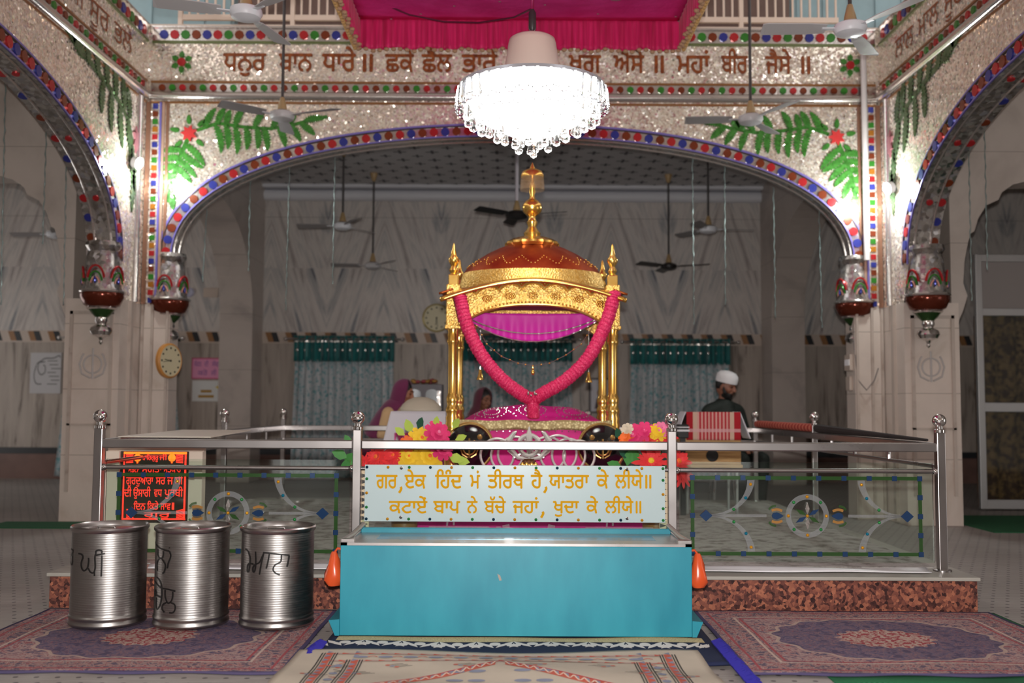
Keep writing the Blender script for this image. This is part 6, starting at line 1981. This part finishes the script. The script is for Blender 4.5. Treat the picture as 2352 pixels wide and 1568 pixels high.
    if scarf:
        MB().sph(Hh(0,-.012,.02), (.083,.098,.108), 20, 14, 0, Rh).build('hair', hair, t)
        def sc(u, v):
            th = (-1+2*u)*(2.1 - .0*v)
            if v < .5:
                q = v/.5; ph = .05 + q*1.75          # from crown down the head
                r_ = sin(min(ph, pi/2)); op = 1 if v < .1 else 1
                x = .098*r_*sin(th); y = -.022-.118*r_*cos(th); z = .128*cos(min(ph, pi/2)) + (.016) - (.12*(max(0, ph-pi/2))/.23)
                y = max(-.15, y)
                if ph < pi/2 : y = y + .05*(1-r_)*0
                return Hh(x, y + .018, z)
            q = (v-.5)/.5
            p0 = Vector(sc(u, .4999)); c0 = U(0, -.02, zs+.02)
            x = (sh+.07)*sin(th*.95); y = -.02-.16*cos(th*.95)
            tgt = U(x, y, zs-.02-.30*q)
            w = q**.6
            return p0.lerp(tgt, w)
        MB().grid(sc, 40, 36).build('headscarf', scarf, t, solid=.008)
        # front end of the scarf over the chest
        MB().grid(lambda u, v: U(-.12+.26*u, .125+.02*sin(u*9)-.02*v, zs+.02-.26*v+.05*sin(u*pi)), 14, 12).build('scarf_front', scarf, t, solid=.008)
    if cap:
        MB().lathe([(.098, .035), (.1, .05), (.1, .085), (.094, .115), (.07, .142), (.03, .155), (0, .157)], head, 24, 0, Rh, True, lambda a, z: 1+.14*abs(sin(a))**2).build('cap', cap, t)
        MB().sph(Hh(0,-.015,.01), (.08,.092,.09), 18, 12, 0, Rh).build('hair', hair, t)
    if beard:
        merged([('s', Hh(0,.035,-.085), (.062,.062,.05), Rh), ('t', [Hh(-.074,.01,-.01), Hh(-.066,.035,-.06), Hh(0,.075,-.11), Hh(.066,.035,-.06), Hh(.074,.01,-.01)], [.012,.02,.03,.02,.012]),
                ('t', [Hh(-.03,.098,-.058), Hh(0,.108,-.05), Hh(.03,.098,-.058)], [.006,.007,.006])], .007, 'beard', beard, t, 2)
        col = MB().tube([U(.06*cos(2*pi*q/16), .06*sin(2*pi*q/16)+.0, zs+.055) for q in range(16)], .02, 8, closed=True); col.build('collar', shirt, t)
    seat((loc[0], loc[1], 0), stool_label, (seat_h-.03)*scale)
    return t
def seat(loc, label, h):
    t = thing('stool', label, 'stool', loc)
    x, y, z = loc
    MB().lathe([(.19, h-.05), (.2, h-.03), (.19, h-.005), (0, h)], (x, y, z), 24).build('seat', mat('stool_red', C(120,60,50), .5), t)
    for k in range(4):
        a = pi/4 + k*pi/2
        MB().tube([(x+.13*cos(a), y+.13*sin(a), z+h-.04), (x+.17*cos(a), y+.17*sin(a), z)], .014, 8).build('leg', M['steel'], t)
skin1 = mat('brown_skin', C(170,112,84), .5, var=.05); skin2 = mat('tan_skin', C(140,92,72), .5, var=.05)
marn = mat('maroon_scarf', C(112,34,78), .8, sheen=.3, var=.12); marn2 = mat('dark_maroon_scarf', C(92,32,52), .8, sheen=.3, var=.12)
beige = mat('beige_blouse', C(212,176,132), .8, var=.06); dshirt = mat('dark_green_shirt', C(28,36,32), .7, var=.1)
# facing angle: 0 looks away (+Y); -90 deg looks to the right of the picture
person(at(927, 901, 10.55), radians(-98), .42, 'seated woman in a maroon headscarf and beige blouse leaning over the white stand', 'stool under the woman in the beige blouse', skin1, beige, mat('maroon_skirt', C(96,30,60), .8), True, 0, .05, 1.0, scarf=marn)
person(at(1110, 917, 11.6), radians(-140), .12, 'seated woman in a dark maroon headscarf seen through the palanquin', 'stool under the woman seen through the palanquin', skin2, marn2, marn2, True, .1, .16, .985, scarf=marn2)
person(at(1666, 886, 10.75), radians(-150), .05, 'seated bearded man in a white cap and dark green shirt', 'stool under the bearded man', skin2, dshirt, dshirt, False, .45, .22, 1.06, cap=mat('white_cap', C(226,224,226), .8), beard=mat('black_beard', C(20,17,16), .6))

# ================================================================ fans
brass_cup = mat('tan_cup', C(170,142,102), .4)
def fan(px, py, Y, ztop, rot, label, col, blade_col, R=.6, rodcol=None, s=1.0, rod_r=.014):
    c = at(px, py, Y)
    t = thing('ceiling_fan', label, 'fan', (c.x, Y, c.z))
    MB().lathe([(.0,-.055),(.05,-.052),(.1*s,-.035),(.115*s,-.005),(.11*s,.025),(.07*s,.045),(.03,.055),(0,.056)], c, 28).build('motor', col, t)
    MB().lathe([(.045,.055),(.04,.09),(.02,.17),(.014,.175)], c, 16).build('cup', brass_cup, t)
    MB().tube([c+Vector((0,0,.05)), (c.x, Y, ztop)], rod_r, 8).build('downrod', rodcol or mat('dark_rod', C(70,66,66), .5), t)
    MB().lathe([(.014,-.12),(.03,-.1),(.055,-.01),(.055,0)], (c.x, Y, ztop), 16).build('ceiling_cup', brass_cup, t)
    for k in range(3):
        a = rot + 2*pi*k/3
        Rm = Matrix.Rotation(a, 4, 'Z'); Mx = Matrix.Translation(c) @ Rm
        vs = []
        for (x, hw_) in ((.17,.045),(.3,.062),(R-.03,.07),(R,.055)):
            for s_ in (-1, 1): 
                vs += [(x, s_*hw_, .005+s_*.014), (x, s_*hw_, -.001+s_*.014)]
        fs = []
        for i in range(3):
            b = 4*i; fs += [(b, b+2, b+6, b+4), (b+1, b+5, b+7, b+3), (b, b+4, b+5, b+1), (b+2, b+3, b+7, b+6)]
        fs += [(0,1,3,2), (12,14,15,13)]
        bl = MB().add(vs, fs, 0, False, Mx).build('blade', blade_col, t)
        MB().bx(.08, .2, -.02, .02, -.004, .004, 0, Mx).build('bracket', col, bl)
    return t
wf = mat('fan_white', C(226,228,234), .35); gf = mat('fan_grey', C(150,146,146), .45); bf_ = mat('fan_black', C(30,27,27), .4); wf2 = mat('fan_offwhite', C(190,188,190), .4)
fan(565, 30, 6.9, ZN, radians(78), 'large white ceiling fan cut by the top edge on the left', wf, wf2, .62)
fan(1953, 66, 6.9, ZN, radians(178), 'large white ceiling fan near the top right corner', wf, wf2, .62)
fan(648, 266, 9.1, ZN, radians(-22), 'grey ceiling fan in front of the left leaf spray', wf2, gf, .6)
fan(1724, 274, 9.1, ZN, radians(175), 'grey ceiling fan in front of the right leaf spray', wf2, gf, .6)
fan(787, 519, 12.6, ZB, radians(178), 'white hubbed ceiling fan in the back hall above the left curtain', wf, gf, .58)
fan(856, 610, 14.0, ZB, radians(185), 'small dull ceiling fan in the back hall left of the palanquin', wf2, gf, .58)
fan(1187, 494, 11.6, ZB+.0, radians(100), 'black ceiling fan on a white rod behind the palanquin finial', bf_, bf_, .6, mat('white_rod', C(206,200,208), .4), 1.2, .02)
fan(1536, 612, 14.0, ZB, radians(95), 'black ceiling fan in the back hall above the right curtain', bf_, bf_, .58)
fan(1627, 527, 12.6, ZB, radians(2), 'white hubbed ceiling fan in the back hall on the right', wf, gf, .58)
fan(128, 538, 12.4, 4.7, radians(175), 'white ceiling fan glimpsed through the left aisle arch', wf, gf, .58)

# ================================================================ chandelier
CY_ = 6.25
K = pxm(CY_); cc = at(1222, 200, CY_)
zz = lambda py: at(1222, py, CY_).z
ch = thing('chandelier', 'lit crystal chandelier with a cream drum shade above the palanquin', 'chandelier', (cc.x, CY_, zz(360)))
cv = Vector((cc.x, CY_, 0))
MB().lathe([(.0, zz(86)), (.125, zz(87)), (.145, zz(92)), (.152, zz(101)), (.195, zz(200)), (.195, zz(203))], cv, 40).build('drum_shade', mat('cream_shade', C(222,206,192), .5), ch)
mb = MB().lathe([(0, zz(198)), (.45, zz(200)), (.466, zz(202)), (.466, zz(209)), (.45, zz(210)), (0, zz(209))], cv, 56); mb.build('crystal_plate', mat('plate_grey', C(196,200,210), .25, .6), ch)
MB().tube([(cc.x, CY_, zz(82)), (cc.x, CY_, zz(60)), (cc.x, CY_, ZN)], .011, 10).build('stem', M['chrome'], ch)
mb = MB().lathe([(.013, zz(72)), (.024, zz(66)), (.024, zz(30)), (.013, zz(22))], cv, 14); mb.build('stem_sleeve', mat('dark_sleeve', C(56,50,52), .4), ch)
lampm = mat('chandelier_bulbs', (1,1,1,1), emit=(1,.985,.93,1), estr=7.0)
MB().lathe([(.425, zz(214)), (.42, zz(235)), (.38, zz(262)), (.30, zz(280)), (.2, zz(298)), (.1, zz(316)), (0, zz(322))], cv, 40).build('lamp_bowl', lampm, ch)
cry = mat('crystal', (1,1,1,1), .03, trans=1.0, ior=1.35)
def drop(r, z1, z0, w, a):
    zc = (z1-z0)
    d = MB(); p = cv + Vector((r*cos(a), r*sin(a), 0))
    d.lathe([(.0, z1), (w*.55, z1-.01), (w*.62, z1-zc*.3), (w*.8, z1-zc*.7), (w, z0+w*1.1), (w*.75, z0+w*.35), (0, z0)], p, 6, 0, None, False)
    d.build('crystal_drop', cry, ch)
for r, n, p1, p0, w in ((.462, 36, 206, 262, .033), (.41, 26, 240, 284, .03), (.33, 18, 262, 304, .03), (.22, 11, 285, 325, .028), (.11, 6, 305, 345, .026), (.02, 2, 325, 358, .022)):
    for k in range(n):
        random.seed(k*7+n)
        drop(r, zz(p1), zz(p0+random.uniform(-4, 5)), w, 2*pi*(k+.3)/n)
lamp('chandelier_light', 'POINT', (cc.x, CY_, zz(372)), 18, (1, .97, .9), .25)

# ================================================================ canopy
py1 = 7.9; py0 = 4.7
xl, xr = at(826, 60, py1).x, at(1560, 60, py1).x
zu_ = at(1190, 46, py1).z; zl_ = at(1190, 110, py1).z
cano = thing('canopy', 'magenta ceremonial cloth canopy with frilled valance over the palanquin', 'canopy', ((xl+xr)/2, (py0+py1)/2, zl_))
mg = mat('canopy_magenta', C(206,34,124), .6, fn=lambda t: (t.base(t.ramp(t.noise(scale=4, detail=4), [(.3, C(222,40,132)), (.7, C(240,66,158))])), t.bump(t.noise(scale=7, detail=3), .4, .03)))
mg2 = mat('valance_crimson', C(206,14,90), .6, sheen=.3, fn=lambda t: t.base(t.ramp(t.noise(t.vec(t.m('MULTIPLY', t.xyz()[0], 26.0), t.m('MULTIPLY', t.xyz()[1], 26.0), t.xyz()[2]), 1.4, 3), [(.3, C(176,8,72)), (.7, C(226,30,110))])))
mg2.node_tree.nodes['Principled BSDF'].inputs['Transmission Weight'].default_value = 0
MB().grid(lambda u, v: (xl+(xr-xl)*u, py0+(py1-py0)*v, zu_+.0-.10*sin(u*pi)*sin(v*pi)), 30, 30).build('ceiling_cloth', mg, cano, solid=.006)
h_ = zu_-zl_
def val(p, q):
    p = Vector(p); q = Vector(q); d = (q-p); L = d.length; n = Vector((-d.y, d.x, 0)).normalized()
    N = int(L/.012)
    def f(u, v): 
        return p + d*u + n*(.012*sin(u*L*75)*(.3+v)) + Vector((0,0,.02-(h_+.02 + .018*abs(sin(u*L*11)))*v))
    MB().grid(f, N, 6).build('valance', mg2, cano, solid=.004)
    mb = MB()
    k = 0.0
    while k < L:
        pt = f(k/L, 1.0); mb.sph(pt + Vector((0,0,-.008)), (.022,.022,.016), 8, 6); k += .055
    mb.build('gold_lace', mat('beige_lace', C(176,140,110), .8), cano)
val((xl, py1, zu_), (xr, py1, zu_)); val((xl, py0, zu_), (xl, py1, zu_)); val((xr, py0, zu_), (xr, py1, zu_)); val((xl, py0, zu_), (xr, py0, zu_))
apex = Vector(((xl+xr)/2, (py0+py1)/2, zu_+1.5))
MB().grid(lambda u, v: Vector((xl+(xr-xl)*u, py0+(py1-py0)*v, zu_+.02)) + Vector((0,0,1.35))*(1-max(abs(2*u-1), abs(2*v-1)))**.3, 32, 32).build('added_roof_cloth', mat('bright_pink_cloth', C(244,60,160), .6), cano, solid=.006)  # unseen roof, added so the mirror mosaic behind picks up a pink reflection
# net frills at the sides
net = mat('pink_net', C(232,40,120), .7)
for x, s_ in ((xl, -1), (xr, 1)):
    mb = MB()
    for k in range(60):
        y = py0+(py1-py0)*k/60
        for j in range(4): mb.sph((x+s_*.03, y+.02*(j % 2), zu_-.03-.07*j), (.02,.024,.026), 6, 5, j % 2)
    mb.build('side_frill', [net, mat('gold_net', C(190,150,96), .7)], cano)
mb = MB()
random.seed(11)
for cx_, cy_ in ((.25,.78),(.5,.7),(.78,.8),(.35,.45),(.65,.5)):
    c = Vector((xl+(xr-xl)*cx_, py0+(py1-py0)*cy_, zu_-.10*sin(cx_*pi)*sin(cy_*pi)-.012))
    for k in range(8):
        a = 2*pi*k/8; mb.sph(c+Vector((.13*cos(a), .1*sin(a), 0)), (.045,.035,.006), 8, 4)
    mb.sph(c, (.05,.05,.006), 10, 4)
for k in range(60):
    u, v = random.random(), random.random()
    mb.sph((xl+(xr-xl)*u, py0+(py1-py0)*v, zu_-.10*sin(u*pi)*sin(v*pi)-.01), (.012,.012,.004), 6, 4)
mb.build('silver_embroidery', mat('dull_silver', C(190,130,150), .5, .3), cano)
for x in (xl, xr):
    for y in (py0, py1): MB().tube([(x, y, zu_), (x, y, ZN)], .008, 6).build('rope', mat('rope_grey', C(120,110,110), .7), cano)
MB().tube([at(868, 4, py1-.25), at(940, 34, py1-.25), at(1020, 50, py1-.25), at(1100, 52, py1-.3), at(1180, 40, py1-.6), at(1222, 20, CY_)], .007, 6).build('cord', mat('maroon_cord', C(90,20,50), .6), cano)

# ================================================================ tinsel strings
tin = mat('tinsel', C(122,138,136), .35, .3)
def string(px, y0, y1, Y, label, px2=None):
    a, b = at(px, y0, Y), at(px2 or px, y1, Y)
    if Y < 10: a.z = 4.7
    n = max(12, int((a.z-b.z)/.045)); mb = MB(); P = [a.lerp(b, k/n) + Vector((.004*sin(k*1.7), .004*cos(k*2.3), 0)) for k in range(n+1)]
    mb.tube(P, [.003+.004*(k % 2) for k in range(n+1)], 6)
    tag(mb.build('tinsel_string', tin, origin=a), label, 'tinsel string', 'tinsel strings hanging from the arches')
for px, y0, y1, Y, lb, p2 in ((575,408,622,10.25,'tinsel string hanging near the left end of the back arch',571),(666,362,712,10.25,'long tinsel string hanging over the left end of the white cornice',656),(770,340,652,10.25,'tinsel string hanging left of the white hubbed back hall fan',764),(475,480,648,10.25,'short tinsel string at the far left of the back arch',465),
                              (1590,358,745,10.25,'tinsel string hanging between the two right back hall fans',1594),(1664,378,700,10.25,'tinsel string hanging in front of the right back hall fan',1666),(1776,428,730,10.25,'tinsel string hanging near the right hall arch',1781),(1881,478,752,10.25,'tinsel string nearest the right end of the back arch',1888),
                              (153,205,700,9.2,'tinsel string beside the left side arch',146),(110,180,560,9.0,'second tinsel string from the left pendant, before the aisle wall',98),(10,160,700,8.6,'tinsel string at the left edge of the picture',2),(2226,330,690,9.2,'tinsel string before the right aisle wall',2232),(2262,280,620,9.0,'tinsel string farthest right in the picture',2268)):
    string(px, y0, y1, Y, lb, p2)
# wire that carries the aisle strings
for sx, lb in ((-1, 'thin wire stretched along the left side arch carrying tinsel strings'), (1, 'thin wire stretched along the right side arch carrying tinsel strings')):
    p = at(153 if sx < 0 else 2226, 205 if sx < 0 else 330, 9.2)
# ---------------------------------------------------------------- scene end
